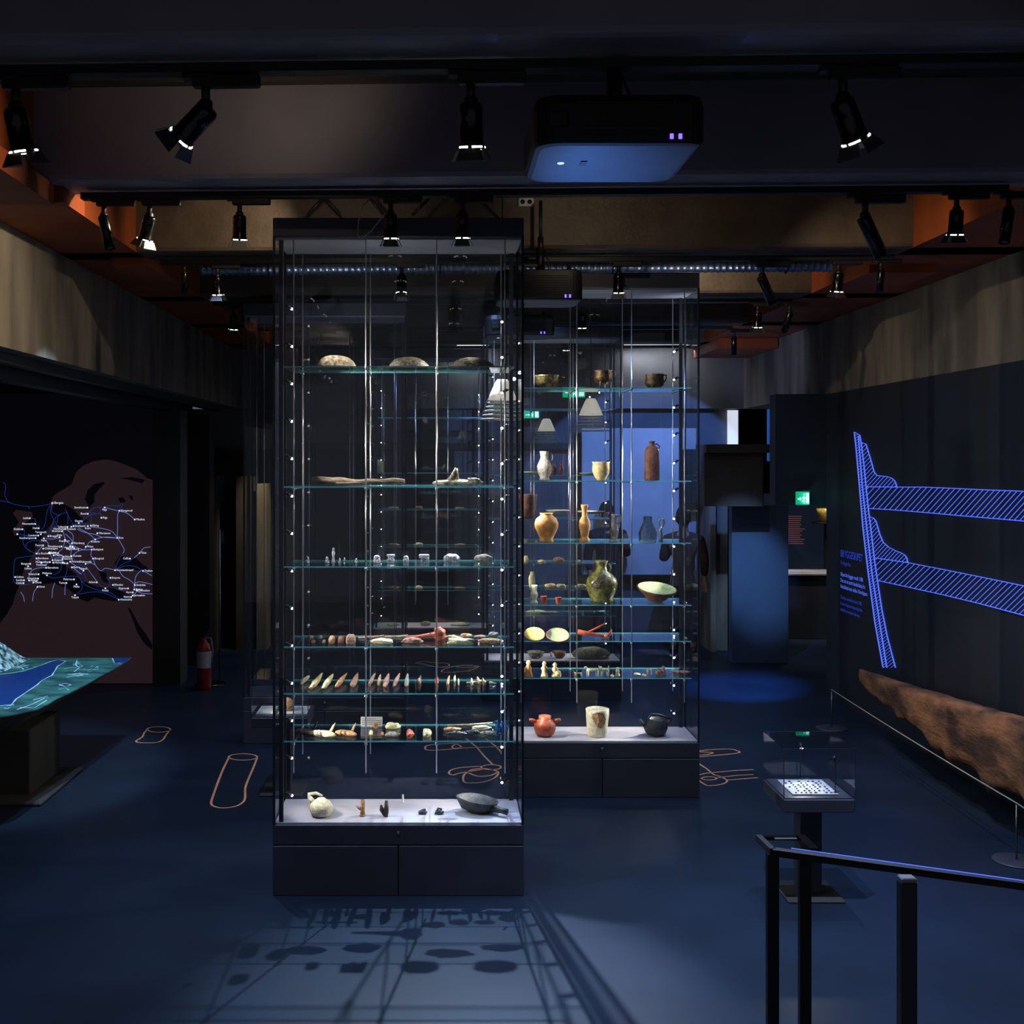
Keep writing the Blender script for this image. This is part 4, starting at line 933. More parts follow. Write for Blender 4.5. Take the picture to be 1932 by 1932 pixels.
for a in ((1011, 1238, 'stone_cup', 'stone cup', 'left broken stone cup on the deck '+V, [(8, 0), (13, 5), (16, 12), (14, 13), (10, 8), (1, 5)], 'stone'),
          (1056, 1238, 'stone_cup', 'stone cup', 'right brown stone cup on the deck '+V, [(6, 0), (10, 5), (12, 12), (10, 13), (8, 8), (1, 5)], 'brown_clay')):
    item(S5, DZ, a[0], a[1], a[2], a[3], a[4], lambda s, prof=a[5]: MB().lathe([(r*s, q*s) for r, q in prof], 20, rough=.12), a[6], f=.3)
item(S5, DZ, 1040, 1232, 'white_token', 'peg', 'small white upright peg between the two stone cups', lambda s: MB().lathe([(2*s, 0), (2*s, 8*s)], 10), 'white_label', f=.6)
item(S5, DZ, 1115, 1241, 'quern_stone', 'stone', 'large flat grey stone with a hollow on the deck '+V, rock(72, 22, .2, .1, seed=4), 'stone', f=.25)
# figures in the farthest showcase
Wv = 'of the farthest showcase'
k = 0
for z, pb, L_ in ((z2, 978, 'third shelf'), (z3, 1030, 'fourth shelf'), (z4, 1088, 'fifth shelf'), (z5, 1118, 'lowest shelf')):
    for px, w, pn in ((742, 22, 'left'), (790, 16, 'middle'), (868, 20, 'right')):
        k += 1
        item(C4, z, px, pb, 'small_find', 'find', 'small pale find at the %s of the %s %s' % (pn, L_, Wv), lambda s, w=w, k=k: MB().blob(w*s, .08, (4+k % 3)*s, k, .2), 'bone' if k % 2 else 'tan', f=.4)
item(C4, z1+.0, 716, 975, 'white_figure', 'figurine', 'dim white upright object at the left of the second shelf '+Wv, lambda s: MB().lathe([(7*s, 0), (7*s, 20*s), (3*s, 26*s)], 14), 'white_clay', f=.4)
for px, w, h, m, lab in ((742, 26, 6, 'bone', 'pale flat stone, left one'), (803, 20, 8, 'stone', 'dark round stone, middle one'), (868, 36, 6, 'cream', 'long yellow-green stone, right one')):
    item(C4, DZ, px, 1172, 'deck_stone', 'stone', '%s on the deck %s' % (lab, Wv), lambda s, w=w, h=h: MB().blob(w*s, .12, h*s, w, .15), m, f=.4)
# ================================================================ pedestal cases
def pedestal(cx, Y, label, group='low table cases on a single post', w=.415, tz=.605, bw=.325, gh=.275):
    t = thing('pedestal_case', label, 'display case', (cx, Y, 0), group); h = w/2
    MB().bbox(-bw/2, bw/2, -bw/2, bw/2, .0, .012, .004).build('foot_plate', 'steel_dull' if False else 'concrete_dark', t)
    MB().bbox(-.062, .062, -.06, .06, .012, tz-.075, .004).build('post', 'plinth', t)
    MB().bbox(-h, h, -h, h, tz-.08, tz-.006, .004).build('tray', 'plinth', t)
    MB().box(-h+.01, h-.01, -h+.01, h-.01, tz-.006, tz).build('tray_lining', 'topbox', t)
    for (a, b, c, d) in ((-h, h, -h, -h+.005), (-h, h, h-.005, h), (-h, -h+.005, -h+.005, h-.005), (h-.005, h, -h+.005, h-.005)):
        MB().box(a, b, c, d, tz, tz+gh).build('glass_side', 'glass', t)
    MB().box(-h, h, -h, h, tz+gh, tz+gh+.005).build('glass_lid', 'glass', t)
    mb = MB()
    for x in (-h, h):
        mb.box(x-.002, x+.002, -h-.001, -h+.003, tz, tz+gh+.005)
    for y in (-h, h): mb.box(-h, h, y-.0015, y+.0015, tz+gh+.003, tz+gh+.006)
    mb.build('glued_edge', 'steel_dull', t); return t
def mini_lamp(t, x, y, z, hgt, dx, dy, energy, on=True):
    a = MB().lathe([(.016, 0), (.014, .004), (.005, .012)], 12, (x, y, z)).tube([(x, y, z), (x, y, z+hgt), (x+dx*.2, y+dy*.2, z+hgt+.012)], .0028, 6).tube([(x-dx*.1, y-dy*.1, z+hgt+.02), (x+dx*.8, y+dy*.8, z+hgt-.004)], [.008, .013], 12).build('gooseneck_lamp', 'black', t)
    if on: MB().lathe([(.011, 0), (.006, -.004), (.0005, -.005)], 12, (x+dx*.85, y+dy*.85, z+hgt-.006), cap=False).build('lamp_lens', 'led', a)
    if energy: spot('gooseneck_bulb', Vector(t.location)+Vector((x+dx, y+dy, z+hgt-.02)), Vector(t.location)+Vector((-.02, -.02, z)), energy, (.95, .95, 1), 75, .8, .006)
PX, PY = xa(1498, 6.45), 6.45
ped = pedestal(xa(1524, PY), PY, 'low glass table case on a post by the handrail, with a sheet of small finds', w=.40)
MB().box(-.13, .13, -.14, .15, .6055, .6115).build('display_board', 'white_label', ped)
mini_lamp(ped, .01, .165, .606, .20, .0, -.03, 1.2)
mini_lamp(ped, .12, -.11, .606, .19, -.02, .02, .0, False)
R = random.Random(3); ORD = ['first', 'second', 'third', 'fourth', 'fifth', 'sixth', 'seventh', 'eighth']
ROWN = ['nearest row', 'second nearest row', 'third nearest row', 'middle row', 'third farthest row', 'second farthest row', 'farthest row']
for j in range(7):
    k = 0
    for i in range(8):
        if R.random() < .22: continue
        x, y = -.105+i*.029+R.uniform(-.004, .004), -.115+j*.037
        rad = R.uniform(.0045, .0085); m = 'red_clay' if (j < 2 and i < 4 and R.random() < .6) else R.choice(['black_clay', 'black_clay', 'brown_dark'])
        o = MB().blob(rad*2, rad*1.7, .006, R.random()*9, .2, n=10, m=6).build('small_button', m)
        o.location = (ped.location.x+x, ped.location.y+y, .6117)
        cn = {'black_clay': 'black', 'brown_dark': 'dark brown', 'red_clay': 'reddish'}[m]
        tag(o, '%s button-like find, %s from left, %s of the white board' % (cn, ORD[k], ROWN[j]), 'button', 'small finds laid out in rows on the white board'); k += 1
ped2 = pedestal(xa(535, 8.45), 8.45, 'low glass table case with a tan stone, at the front showcase\'s left edge', w=.42)
mb = MB()
MB().box(-.19, -.06, -.12, .14, .6055, .610).box(-.03, .19, -.12, .14, .6055, .610).build('text_board', 'white_label', ped2)
for k in range(6): mb.box(-.18, -.08, -.11+k*.04, -.10+k*.04, .610, .6112).box(.09, .18, -.11+k*.04, -.10+k*.04, .610, .6112)
mb.build('text_lines', 'frame_dark', ped2)
spot('gooseneck_bulb', (ped2.location.x-.1, 8.3, .86), (ped2.location.x+.03, 8.45, .6), 1.6, (1, .95, .85), 90, .8, .006)
o = MB().blob(.115, .1, .085, 11, .18, pw=.8).build('carved_stone', 'tan'); o.location = (xa(541, 8.45), 8.45, .613); tag(o, 'round tan carved stone lying in the left low table case', 'stone')

# ================================================================ barrier: two thin stands and a cord
P1, P2 = Vector((3.6, 6.95, 0)), Vector((3.66, 10.4, 0))
for p, lab in ((P1, 'near cord stand with round foot at the right edge'), (P2, 'far cord stand at the doorway end of the dark wall')):
    t = thing('cord_stand', lab, 'stanchion', p, 'thin cord stands before the ship drawing')
    MB().lathe([(.14, 0), (.14, .008), (.13, .012), (.02, .014)], 32).build('foot', 'plinth', t)
    MB().tube([(0, 0, .012), (0, 0, .36)], .006, 8).lathe([(.008, 0), (.008, .015)], 10, (0, 0, .355)).build('pole', 'steel_dull', t)
pts = []
def seg(a, b, sag): return [Vector(a).lerp(Vector(b), k/12)-Vector((0, 0, sag*4*(k/12)*(1-k/12))) for k in range(13)]
mb = MB().tube(seg((3.66, 10.4, .365), (3.6, 6.95, .365), .012), .0045, 6).tube(seg((3.6, 6.95, .365), (3.52, 4.4, .365), .01), .0045, 6)
tag(mb.build('barrier_cord', 'rope'), 'pale barrier cord strung between the two thin stands', 'cord')

# ================================================================ ship timber
mb = MB(); n = 90; m = 20
cen = []
def tl(u):
    # top edge of the timber along the wall
    px = 1650+ (2010-1650)*u
    top = 1262+ 106*u**.9; thick = 22+ 62*min(1,u*2.2)**.8+ 120*max(0,u-.35)
    X = 4.0-.04*u
    Y = X*F/(px-CX)
    return X, Y, za(top, Y), thick*Y/F
v = []; f = []
for i in range(n):
    u = i/(n-1); X, Y, zt, th = tl(u); wd = (.05+.15*min(1, u*3)**.6)
    zc = zt-th/2
    for k in range(m):
        a = 2*PI*k/m; cx_, cz_ = math.cos(a), math.sin(a)
        cx_ = math.copysign(abs(cx_)**.4, cx_); cz_ = math.copysign(abs(cz_)**.5, cz_)
        q = 1+(.10 if cz_ > 0 else .3)*noise.fractal(Vector((Y*4.5, cx_*1.3, cz_*1.3)), 1, 2, 4)
        v.append((X-.12+cx_*wd*.5*q, Y, zc+cz_*th*.5*(q if cz_ < 0 else 1+(q-1)*.4)))
for i in range(n-1):
    for k in range(m): j = (k+1) % m; f.append((i*m+k, i*m+j, i*m+m+j, i*m+m+k))
f += [tuple(reversed(range(m))), tuple(range((n-1)*m, n*m))]
mb.add(v, f, True)
t = mb.build('ship_timber', 'wood_timber'); tag(t, 'long rough ship timber curving up to the foot of the blue ship drawing', 'ship timber')
t2 = MB(); X, Y, zt, th = tl(.45)
for u in (.35, .85):
    X, Y, zt, th = tl(u); t2.box(X-.05, XR-.001, Y-.03, Y+.03, zt-th*.7, zt-th*.5)
o = t2.build('steel_support', 'black', t)
spot('timber_spot', (2.2, 6.0, 3.9), (3.75, 8.2, .8), 150, (1, .68, .42), 30, .7, .015)

# ================================================================ ship drawing on the right wall
XW = XR-.008
def wallpt(px, py):
    Y = XW*F/(px-CX); return Vector((XW, Y, za(py, Y)))
def Z(u, v): return (1560+u/3.863, 760+v/3.863)
outer = [Z(*p) for p in ((200, 213), (212, 320), (237, 600), (262, 900), (300, 1230), (350, 1600), (410, 1930))]
mid = [Z(*p) for p in ((230, 240), (258, 600), (290, 900), (330, 1250), (385, 1600), (437, 1930))]
right = [Z(*p) for p in ((200, 213), (240, 235), (250, 290), (270, 450), (300, 750), (325, 950), (345, 1130), (370, 1300), (400, 1500), (440, 1700), (500, 1930))]
knee1 = [Z(*p) for p in ((252, 290), (285, 300), (310, 380), (330, 450), (345, 505), (365, 530), (400, 534), (440, 538), (475, 550), (495, 570), (505, 592), (508, 614))]
d1t = [Z(*p) for p in ((285, 612), (508, 614), (700, 614), (850, 620), (1100, 632), (1437, 645), (1700, 656))]
d1b = [Z(*p) for p in ((303, 770), (450, 778), (700, 798), (1000, 825), (1437, 862), (1700, 885))]
knee2 = [Z(*p) for p in ((308, 828), (340, 840), (358, 862), (370, 900), (385, 955), (410, 1015), (450, 1052), (500, 1078), (545, 1095), (570, 1110), (584, 1132), (590, 1165))]
d2t = [Z(*p) for p in ((345, 1130), (590, 1165), (850, 1215), (1150, 1275), (1437, 1335), (1700, 1390))]
d2b = [Z(*p) for p in ((370, 1295), (600, 1345), (850, 1400), (1100, 1460), (1437, 1550), (1700, 1635))]
def line(mb, pts, r=.0065): mb.tube([wallpt(*p) for p in pts], r, 4, flat=.5)
def inter_y(c, x):
    for (x0, y0), (x1, y1) in zip(c, c[1:]):
        if min(x0, x1) <= x <= max(x0, x1) and x0 != x1: return y0+(y1-y0)*(x-x0)/(x1-x0)
    return None
def clip(poly, p, q):
    # parts of segment p-q inside the polygon
    ts = [0, 1]; dx, dy = q[0]-p[0], q[1]-p[1]; n = len(poly)
    for i in range(n):
        a, b = poly[i], poly[(i+1) % n]; ex, ey = b[0]-a[0], b[1]-a[1]; den = dx*ey-dy*ex
        if abs(den) < 1e-9: continue
        t_ = ((a[0]-p[0])*ey-(a[1]-p[1])*ex)/den; w_ = ((a[0]-p[0])*dy-(a[1]-p[1])*dx)/den
        if 0 < t_ < 1 and 0 <= w_ <= 1: ts.append(t_)
    ts.sort(); out = []
    for t0, t1 in zip(ts, ts[1:]):
        tm = (t0+t1)/2; x, y = p[0]+dx*tm, p[1]+dy*tm; ins = False
        for i in range(n):
            a, b = poly[i], poly[(i+1) % n]
            if (a[1] > y) != (b[1] > y) and x < (b[0]-a[0])*(y-a[1])/(b[1]-a[1])+a[0]: ins = not ins
        if ins and t1-t0 > 1e-4: out.append(((p[0]+dx*t0, p[1]+dy*t0), (p[0]+dx*t1, p[1]+dy*t1)))
    return out
def hatch(mb, poly, ang, step, r=.004, grow=0.):
    c, s_ = math.cos(ang), -math.sin(ang); nx, ny = -s_, c
    ds = [x*nx+y*ny for x, y in poly]; d = min(ds)+step*.5
    while d < max(ds):
        p = (nx*d-c*900+0, ny*d-s_*900); 
        # centre the long line on the polygon
        mx = sum(x for x, y in poly)/len(poly); my = sum(y for x, y in poly)/len(poly); k_ = (mx*c+my*s_)
        p = (nx*d+c*(k_-900), ny*d+s_*(k_-900)); q = (nx*d+c*(k_+900), ny*d+s_*(k_+900))
        for a, b in clip(poly, p, q): line(mb, [a, b], r)
        st = step
        d += st
dr = thing('ship_drawing', 'blue glowing hatched line drawing of a ship hull section on the dark right wall', 'wall drawing', (XW, 10, 0))
def wp(name, mb, m): 
    mb.v = [(x-XW, y-10, z) for x, y, z in mb.v]; return mb.build(name, m, dr)
mb = MB()
for c in (outer, mid, right, knee1, d1t, d1b, knee2, d2t, d2b): line(mb, c)
wp('outline', mb, 'neon')
mb = MB()
hatch(mb, outer+list(reversed(mid)), math.radians(38), 4.2, .0034)
hatch(mb, mid+list(reversed(right)), math.radians(38), 5.2, .0034)
wp('plank_hatching', mb, 'neon')
mb = MB(); k1 = [p for p in right if Z(0, 290)[1] <= p[1] <= Z(0, 620)[1]]
hatch(mb, knee1+[Z(288, 614)]+list(reversed(k1)), math.radians(47), 5.6, .0038)
k2 = [p for p in right if Z(0, 820)[1] <= p[1] <= Z(0, 1132)[1]]
hatch(mb, knee2+[Z(346, 1132)]+list(reversed(k2)), math.radians(47), 5.6, .0038)
wp('knee_hatching', mb, 'neon')
mb = MB()
hatch(mb, d1t+list(reversed(d1b)), math.radians(48), 8.2, .0042)
wp('beam_hatching', mb, 'neon'); mb = MB()
hatch(mb, d2t+list(reversed(d2b)), math.radians(44), 8.2, .0042)
wp('beam_hatching', mb, 'neon')
# text beside the drawing
tx = thing('wall_text', 'small blue lettering on the dark wall left of the ship drawing', 'wall text', (XW, 11, 0))
def wtext(s_, px, py, size, m, name, xs=1.):
    p = wallpt(px, py); mb = MB(); vs, fs = textmb(s_, size, p-Vector((.001, 0, 0)), (0, -xs, 0), (0, 0, 1)); mb.add([(v.x-XW, v.y-11, v.z) for v in vs], fs); return mb.build(name, m, tx)
wtext('BRYGGESKIPET', 1586, 1050, .105, 'neon_soft', 'heading', .86)
wtext('The Bryggen Ship', 1586, 1064, .05, 'neon_soft', 'subheading', .8)
for k, s_ in enumerate(('Skipet ble bygget rundt 1188.', 'Det var et stort handelsskip fra', 'Hordaland som seilte i Nordsjøen.')):
    wtext(s_, 1586, 1086+k*11.5, .058, 'neon', 'paragraph', .9)
for k, s_ in enumerate(('The ship was built around 1188.', 'It was a large merchant ship that', 'sailed from western Norway.')):
    wtext(s_, 1586, 1129+k*11.5, .050, 'neon_soft', 'paragraph', .9)
spot('wall_glow', (1.0, 8.2, 3.7), (4.15, 8.2, 1.8), 18, (.25, .5, 1), 80, 1, .015)

# ================================================================ handrail at lower right
rail = thing('handrail', 'black handrail with a blue-lit top edge and a square label frame at lower right', 'handrail', (1.12, 3.76, 0))
def rl(mb, name, m, par=None):
    mb.v = [(x-1.12, y-3.76, z) for x, y, z in mb.v]; return mb.build(name, m, par or rail)
z_ = za(1606, 3.76)
A = at(1459, 1607, 3.76); B = at(1952, 1676, 3.45)
d = (B-A); B = A+d*1.15; B.z = A.z - .0
rb = MB(); dn = Vector((d.y, -d.x, 0)).normalized()
def flatbar(mb, a, b, w, h):
    a, b = Vector(a), Vector(b); t_ = (b-a).normalized(); n_ = t_.cross(Vector((0, 0, 1))).normalized()*w/2; u_ = Vector((0, 0, h/2))
    v = [a-n_-u_, a+n_-u_, a+n_+u_, a-n_+u_, b-n_-u_, b+n_-u_, b+n_+u_, b-n_+u_]
    return mb.add(v, [(0, 1, 2, 3), (7, 6, 5, 4), (0, 4, 5, 1), (1, 5, 6, 2), (2, 6, 7, 3), (3, 7, 4, 0)])
B = at(1952, 1672, 3.45); B = Vector((A.x+(B.x-A.x)*1.3, A.y+(B.y-A.y)*1.3, A.z))
Z0 = A.z
q = (at(1458, 1608, 3.76), at(1431, 1580, 3.9), at(1510, 1578, 3.9), at(1537, 1607, 3.76))
q = [Vector((p.x, p.y, Z0)) for p in q]
rl(flatbar(MB(), A, B, .03, .022), 'rail', 'black')
rl(flatbar(MB(), A+Vector((.06, -.002, .0125)), B+Vector((0, 0, .0125)), .0035, .002), 'rail_glint', 'neon', None)  # glowing strip painting the blue glint along the rail edge
rl(flatbar(MB(), q[0], q[1], .02, .022), 'label_frame', 'frame_dark')
rl(flatbar(flatbar(MB(), q[1], q[2], .02, .012), q[2], q[3], .03, .022), 'label_frame', 'black_gloss')
rl(MB().box(q[1].x+.05, q[2].x-.02, q[1].y-.03, q[1].y-.016, Z0+.0, Z0+.006), 'label_strip', 'steel_dull')
for px in (1458, 1519):
    x = xa(px, 3.78); rl(MB().bbox(x-.0195, x+.0195, 3.77, 3.80, 0, Z0-.011, .003), 'post', 'black')
p = thing('rail_post', 'single dark post standing alone below the handrail, with a pale cap', 'post', (xa(1711, 3.3), 3.3, 0))
MB().bbox(-.024, .024, -.02, .02, 0, za(1662, 3.3), .004).build('post', 'plinth', p)
MB().bbox(-.023, .023, -.019, .019, za(1662, 3.3), za(1656, 3.3)+.004, .003).build('cap', 'topunder', p)

# ================================================================ relief table at left, projected map painted in its colours
t = thing('relief_table', 'relief table shaped like a headland with a lit landscape map', 'table', (-3.3, 8.5, 0))
TZ0 = .80
def tp(px, py): Y = yfloor(py, TZ0); return (xa(px, Y)+3.3, Y-8.5)
edge = [tp(*p) for p in ((248, 1241), (232, 1252), (215, 1262), (196, 1272), (178, 1282), (160, 1292), (142, 1301), (124, 1310), (106, 1318), (92, 1327), (72, 1337), (50, 1342), (28, 1347), (0, 1352), (-60, 1362), (-140, 1370))]
back = [tp(-330, 1241)]
def flat(mb, poly, z, t_): 
    return mb.prism(poly, (0, 0, z), (1, 0, 0), (0, 1, 0), (0, 0, 1), t_)
poly = edge + [tp(-330, 1370)] + back
MB().prism(poly, (0, 0, TZ0-.008), (1, 0, 0), (0, 1, 0), (0, 0, 1), .008).build('table_top', 'terrain_green', t)
cxp, cyp = -.35, .05; n_ = len(poly)
top_ = [(x, y, TZ0-.0085) for x, y in poly]; bot_ = [(cxp+(x-cxp)*.5, cyp+(y-cyp)*.35, .50) for x, y in poly]
MB().add(top_+bot_, [(i, (i+1) % n_, n_+(i+1) % n_, n_+i) for i in range(n_)]+[tuple(range(n_, 2*n_))]).build('underside', 'concrete_dark', t)
def onT(pp): return [tp(*p) for p in pp]
MB().prism(onT([(-200, 1290), (0, 1273), (20, 1271), (45, 1267), (75, 1257), (95, 1249), (110, 1246), (124, 1248), (117, 1253), (108, 1258), (104, 1266), (98, 1275), (80, 1284), (70, 1293), (45, 1310), (30, 1320), (22, 1330), (0, 1333), (-200, 1345)]), (0, 0, TZ0), (1, 0, 0), (0, 1, 0), (0, 0, 1), .002).build('water', 'water', t)
MB().prism(onT([(212, 1241.5), (247, 1241.5), (230, 1252), (216, 1252), (213, 1247)]), (0, 0, TZ0), (1, 0, 0), (0, 1, 0), (0, 0, 1), .002).build('water', 'water', t)
mb = MB()
def tpoint(px, py, dz=.004): a = tp(px, py); return (a[0], a[1], TZ0+dz)
for pl in ([(0, 1273), (20, 1271), (45, 1267), (75, 1257), (95, 1249), (110, 1246), (124, 1248), (117, 1253), (108, 1258), (104, 1266), (98, 1275), (80, 1284), (70, 1293), (45, 1310), (30, 1320), (22, 1330), (0, 1333)],
           [(212, 1243), (216, 1252), (230, 1252)], [(128, 1273), (150, 1271), (165, 1272)], [(125, 1279), (148, 1275), (168, 1273)], [(140, 1268), (150, 1260), (143, 1256), (145, 1246)],
           [(14, 1256), (26, 1262), (40, 1260), (45, 1265)], [(10, 1262), (30, 1255), (44, 1262)], [(112, 1292), (124, 1297), (134, 1293), (124, 1290)], [(110, 1302), (124, 1299), (130, 1303)],
           [(32, 1340), (60, 1330), (84, 1318), (92, 1318)], [(38, 1336), (66, 1336), (88, 1322)], [(62, 1322), (90, 1314)], [(120, 1263), (132, 1260), (152, 1259)]):
    mb.tube([tpoint(*p) for p in pl], [.003 if k % 2 else .006 for k in range(len(pl))], 4, flat=.3)
mb.build('coast_lines', 'road', t)
mb = MB(); R = random.Random(11)
for (cx_, cy_, sx_, sy_, n_) in ((145, 1274, 24, 4, 26), (122, 1296, 12, 5, 20), (30, 1259, 24, 4, 30), (70, 1332, 36, 5, 46), (96, 1319, 10, 3, 14), (145, 1256, 10, 5, 12), (60, 1341, 20, 3, 20), (175, 1264, 30, 8, 14), (165, 1280, 24, 6, 12), (20, 1338, 16, 4, 14)):
    for k in range(n_):
        x, y = cx_+R.gauss(0, sx_*.5), cy_+R.gauss(0, sy_*.5); dx, dy = R.uniform(2, 9), R.uniform(-2.2, .8)
        if y > 1240+.44*(248-max(x+dx, 0))-3 or y < 1244: continue
        mb.tube([tpoint(x, y), tpoint(x+dx, y+dy)], R.uniform(.002, .006), 4, flat=.3)
mb.build('settlement_marks', 'road', t)
# mountain
mb = MB(); nx, ny = 30, 14; v = []; f = []
x0, y0 = tp(-210, 1243); x1, y1 = tp(58, 1243)
for j in range(ny):
    for i in range(nx):
        u = i/(nx-1); w_ = j/(ny-1)
        px = -210+268*u
        hh = max(0., min(1, (58-px)/58))**.8 if px > 0 else 1
        hh = hh*.26*math.sin(PI*min(1, w_*1.0))**.7*(1+.25*noise.fractal(Vector((u*14, w_*5, 0)), 1, 2, 3))
        v.append((x0+(x1-x0)*u, y0-.6*w_+.0, TZ0+.001+hh))
for j in range(ny-1):
    for i in range(nx-1): a = j*nx+i; f.append((a, a+1, a+nx+1, a+nx))
mb.add(v, f, True); mb.build('mountain', 'terrain_rock', t)
px0, px1 = xa(-120, 8.2), xa(62, 8.2)
MB().bbox(-1.2, xa(62, 8.3)+3.3, -.25, .4, .0, .505, .01).build('pedestal', 'concrete_dark', t)
MB().bbox(-1.3, xa(100, 8.3)+3.3, -.45, .5, 0, .03, .01).build('foot', 'concrete_dark', t)
spot('relief_projection', (-1.9, 7.3, 4.2), (-3.3, 8.6, .8), 260, (.55, .8, 1), 40, .5, .02)

# ================================================================ wall map at left
YM = 12.5
def mp(u, v, z=0): px, py = u/6.0375, 880+v/6.0375; p = at(px, py, YM-.004-z); return Vector((p.x+3.8, p.y-YM, p.z))
t = thing('wall_map', 'dark wall map of trade routes with glowing lines and town names', 'wall map', (-3.8, YM, 0))
def mpx(px, py, z=0): p = at(px, py, YM-.001-z); return Vector((p.x+3.8, p.y-YM, p.z))
MB().box(-2.4, xa(288, YM)+3.8, 0, .06, .0, ZB+.04).build('panel', 'map_sea', t)
def mpoly(pts, z, name, m):
    v = [mpx(*p, z) for p in pts]; MB().add(v, [tuple(reversed(range(len(v)))) if False else tuple(range(len(v)))]).build(name, m, t)
land = [(97, 948), (99, 938), (108, 930), (122, 922), (135, 914), (140, 900), (145, 889), (158, 878), (175, 871), (190, 868), (205, 867), (220, 871), (232, 875), (246, 881), (258, 886), (268, 894), (277, 902), (288, 906), (288, 1289), (0, 1289), (0, 1175), (12, 1160), (24, 1140), (30, 1120), (38, 1100), (45, 1075), (60, 1050), (75, 1020), (88, 1000), (100, 985), (100, 965)]
mpoly(land, .004, 'land', 'map_land')
for i, c in enumerate(([(160, 942), (165, 925), (178, 913), (195, 909), (198, 912), (186, 924), (178, 934), (178, 948), (168, 957)],
          [(226, 902), (246, 906), (268, 912), (274, 905), (250, 900)], [(222, 940), (232, 938), (238, 946), (228, 950)], [(243, 934), (250, 936), (252, 944), (246, 942)],
          [(100, 950), (116, 948), (140, 962), (150, 975), (168, 982), (150, 990), (120, 992), (104, 990), (98, 975)],
          [(60, 1098), (75, 1075), (95, 1062), (118, 1060), (130, 1072), (150, 1090), (165, 1100), (185, 1108), (215, 1110), (240, 1120), (238, 1134), (210, 1134), (178, 1128), (165, 1136), (150, 1130), (130, 1112), (100, 1100), (75, 1104)],
          [(216, 1062), (226, 1048), (240, 1052), (258, 1054), (268, 1064), (280, 1072), (276, 1080), (250, 1074), (220, 1074)],
          [(240, 1145), (246, 1148), (262, 1178), (278, 1200), (288, 1218), (286, 1226), (272, 1214), (258, 1192), (250, 1168)],
          [(185, 1076), (200, 1080), (205, 1100), (195, 1098)])):
    mpoly(c, .006, 'sea', 'map_sea')
mpoly([(24, 968), (30, 962), (60, 966), (62, 975), (50, 985), (40, 1000), (28, 1012), (24, 1002), (36, 985)], .004, 'land', 'map_land')
routes_b = [[(-20, 385), (100, 410), (180, 435), (330, 458), (470, 448), (595, 420)], [(40, 180), (65, 220), (55, 320), (80, 385), (110, 412)], [(330, 455), (328, 475), (342, 485)],
    [(595, 420), (540, 500), (520, 620), (500, 690), (470, 720)], [(592, 430), (575, 520), (610, 600), (660, 680), (700, 690)], [(597, 430), (590, 510), (650, 550), (690, 545), (760, 520)],
    [(690, 545), (660, 580), (645, 660)], [(760, 520), (790, 590), (835, 660)], [(740, 485), (770, 540), (772, 660)], [(550, 780), (570, 730), (620, 690), (700, 690)], [(680, 550), (620, 600), (570, 730)],
    [(820, 665), (900, 640), (960, 610), (1000, 570), (1060, 545), (1140, 540), (1160, 565)], [(1000, 540), (1040, 560), (1030, 660)], [(1010, 525), (1080, 470), (1130, 462), (1190, 468)], [(1135, 465), (1145, 510), (1110, 540), (1050, 525), (1010, 520)],
    [(960, 570), (940, 620)], [(860, 670), (940, 650), (1030, 665)], [(1190, 468), (1250, 445), (1355, 450), (1375, 425), (1400, 430), (1360, 505)],
    [(270, 790), (340, 795), (430, 790)], [(270, 820), (400, 820)], [(280, 710), (275, 780), (260, 860), (290, 920), (340, 960), (405, 995)], [(500, 820), (440, 845), (350, 850), (300, 890), (300, 930), (350, 975)],
    [(400, 1015), (250, 1035), (180, 1050), (160, 1120), (155, 1290), (190, 1340), (280, 1350), (390, 1330)], [(535, 1240), (600, 1270), (700, 1260), (850, 1250), (910, 1270)], [(700, 1090), (690, 1180), (640, 1220), (610, 1230)],
    [(760, 1110), (765, 1180), (740, 1260)], [(910, 1270), (960, 1340), (1060, 1390), (1180, 1420), (1280, 1450), (1350, 1515)], [(855, 1465), (930, 1400), (930, 1320), (915, 1280)], [(900, 1455), (1050, 1430), (1180, 1440), (1350, 1515)],
    [(1320, 1180), (1330, 1110), (1390, 1000)], [(1320, 1180), (1400, 1110), (1470, 1080), (1530, 1040)], [(1320, 1180), (1420, 1135), (1520, 1135), (1600, 1170), (1630, 1190)], [(1105, 1320), (1200, 1385), (1250, 1320), (1215, 1270), (1240, 1262)],
    [(1350, 1515), (1440, 1500), (1500, 1475)], [(830, 1150), (900, 1220), (950, 1210), (980, 1290), (940, 1310)], [(830, 1040), (900, 1110), (980, 1150), (1040, 1220), (1105, 1320)], [(1290, 1350), (1340, 1400), (1450, 1420)], [(340, 590), (400, 600), (405, 650), (450, 680), (440, 720)], [(200, 770), (260, 780), (330, 790)]]
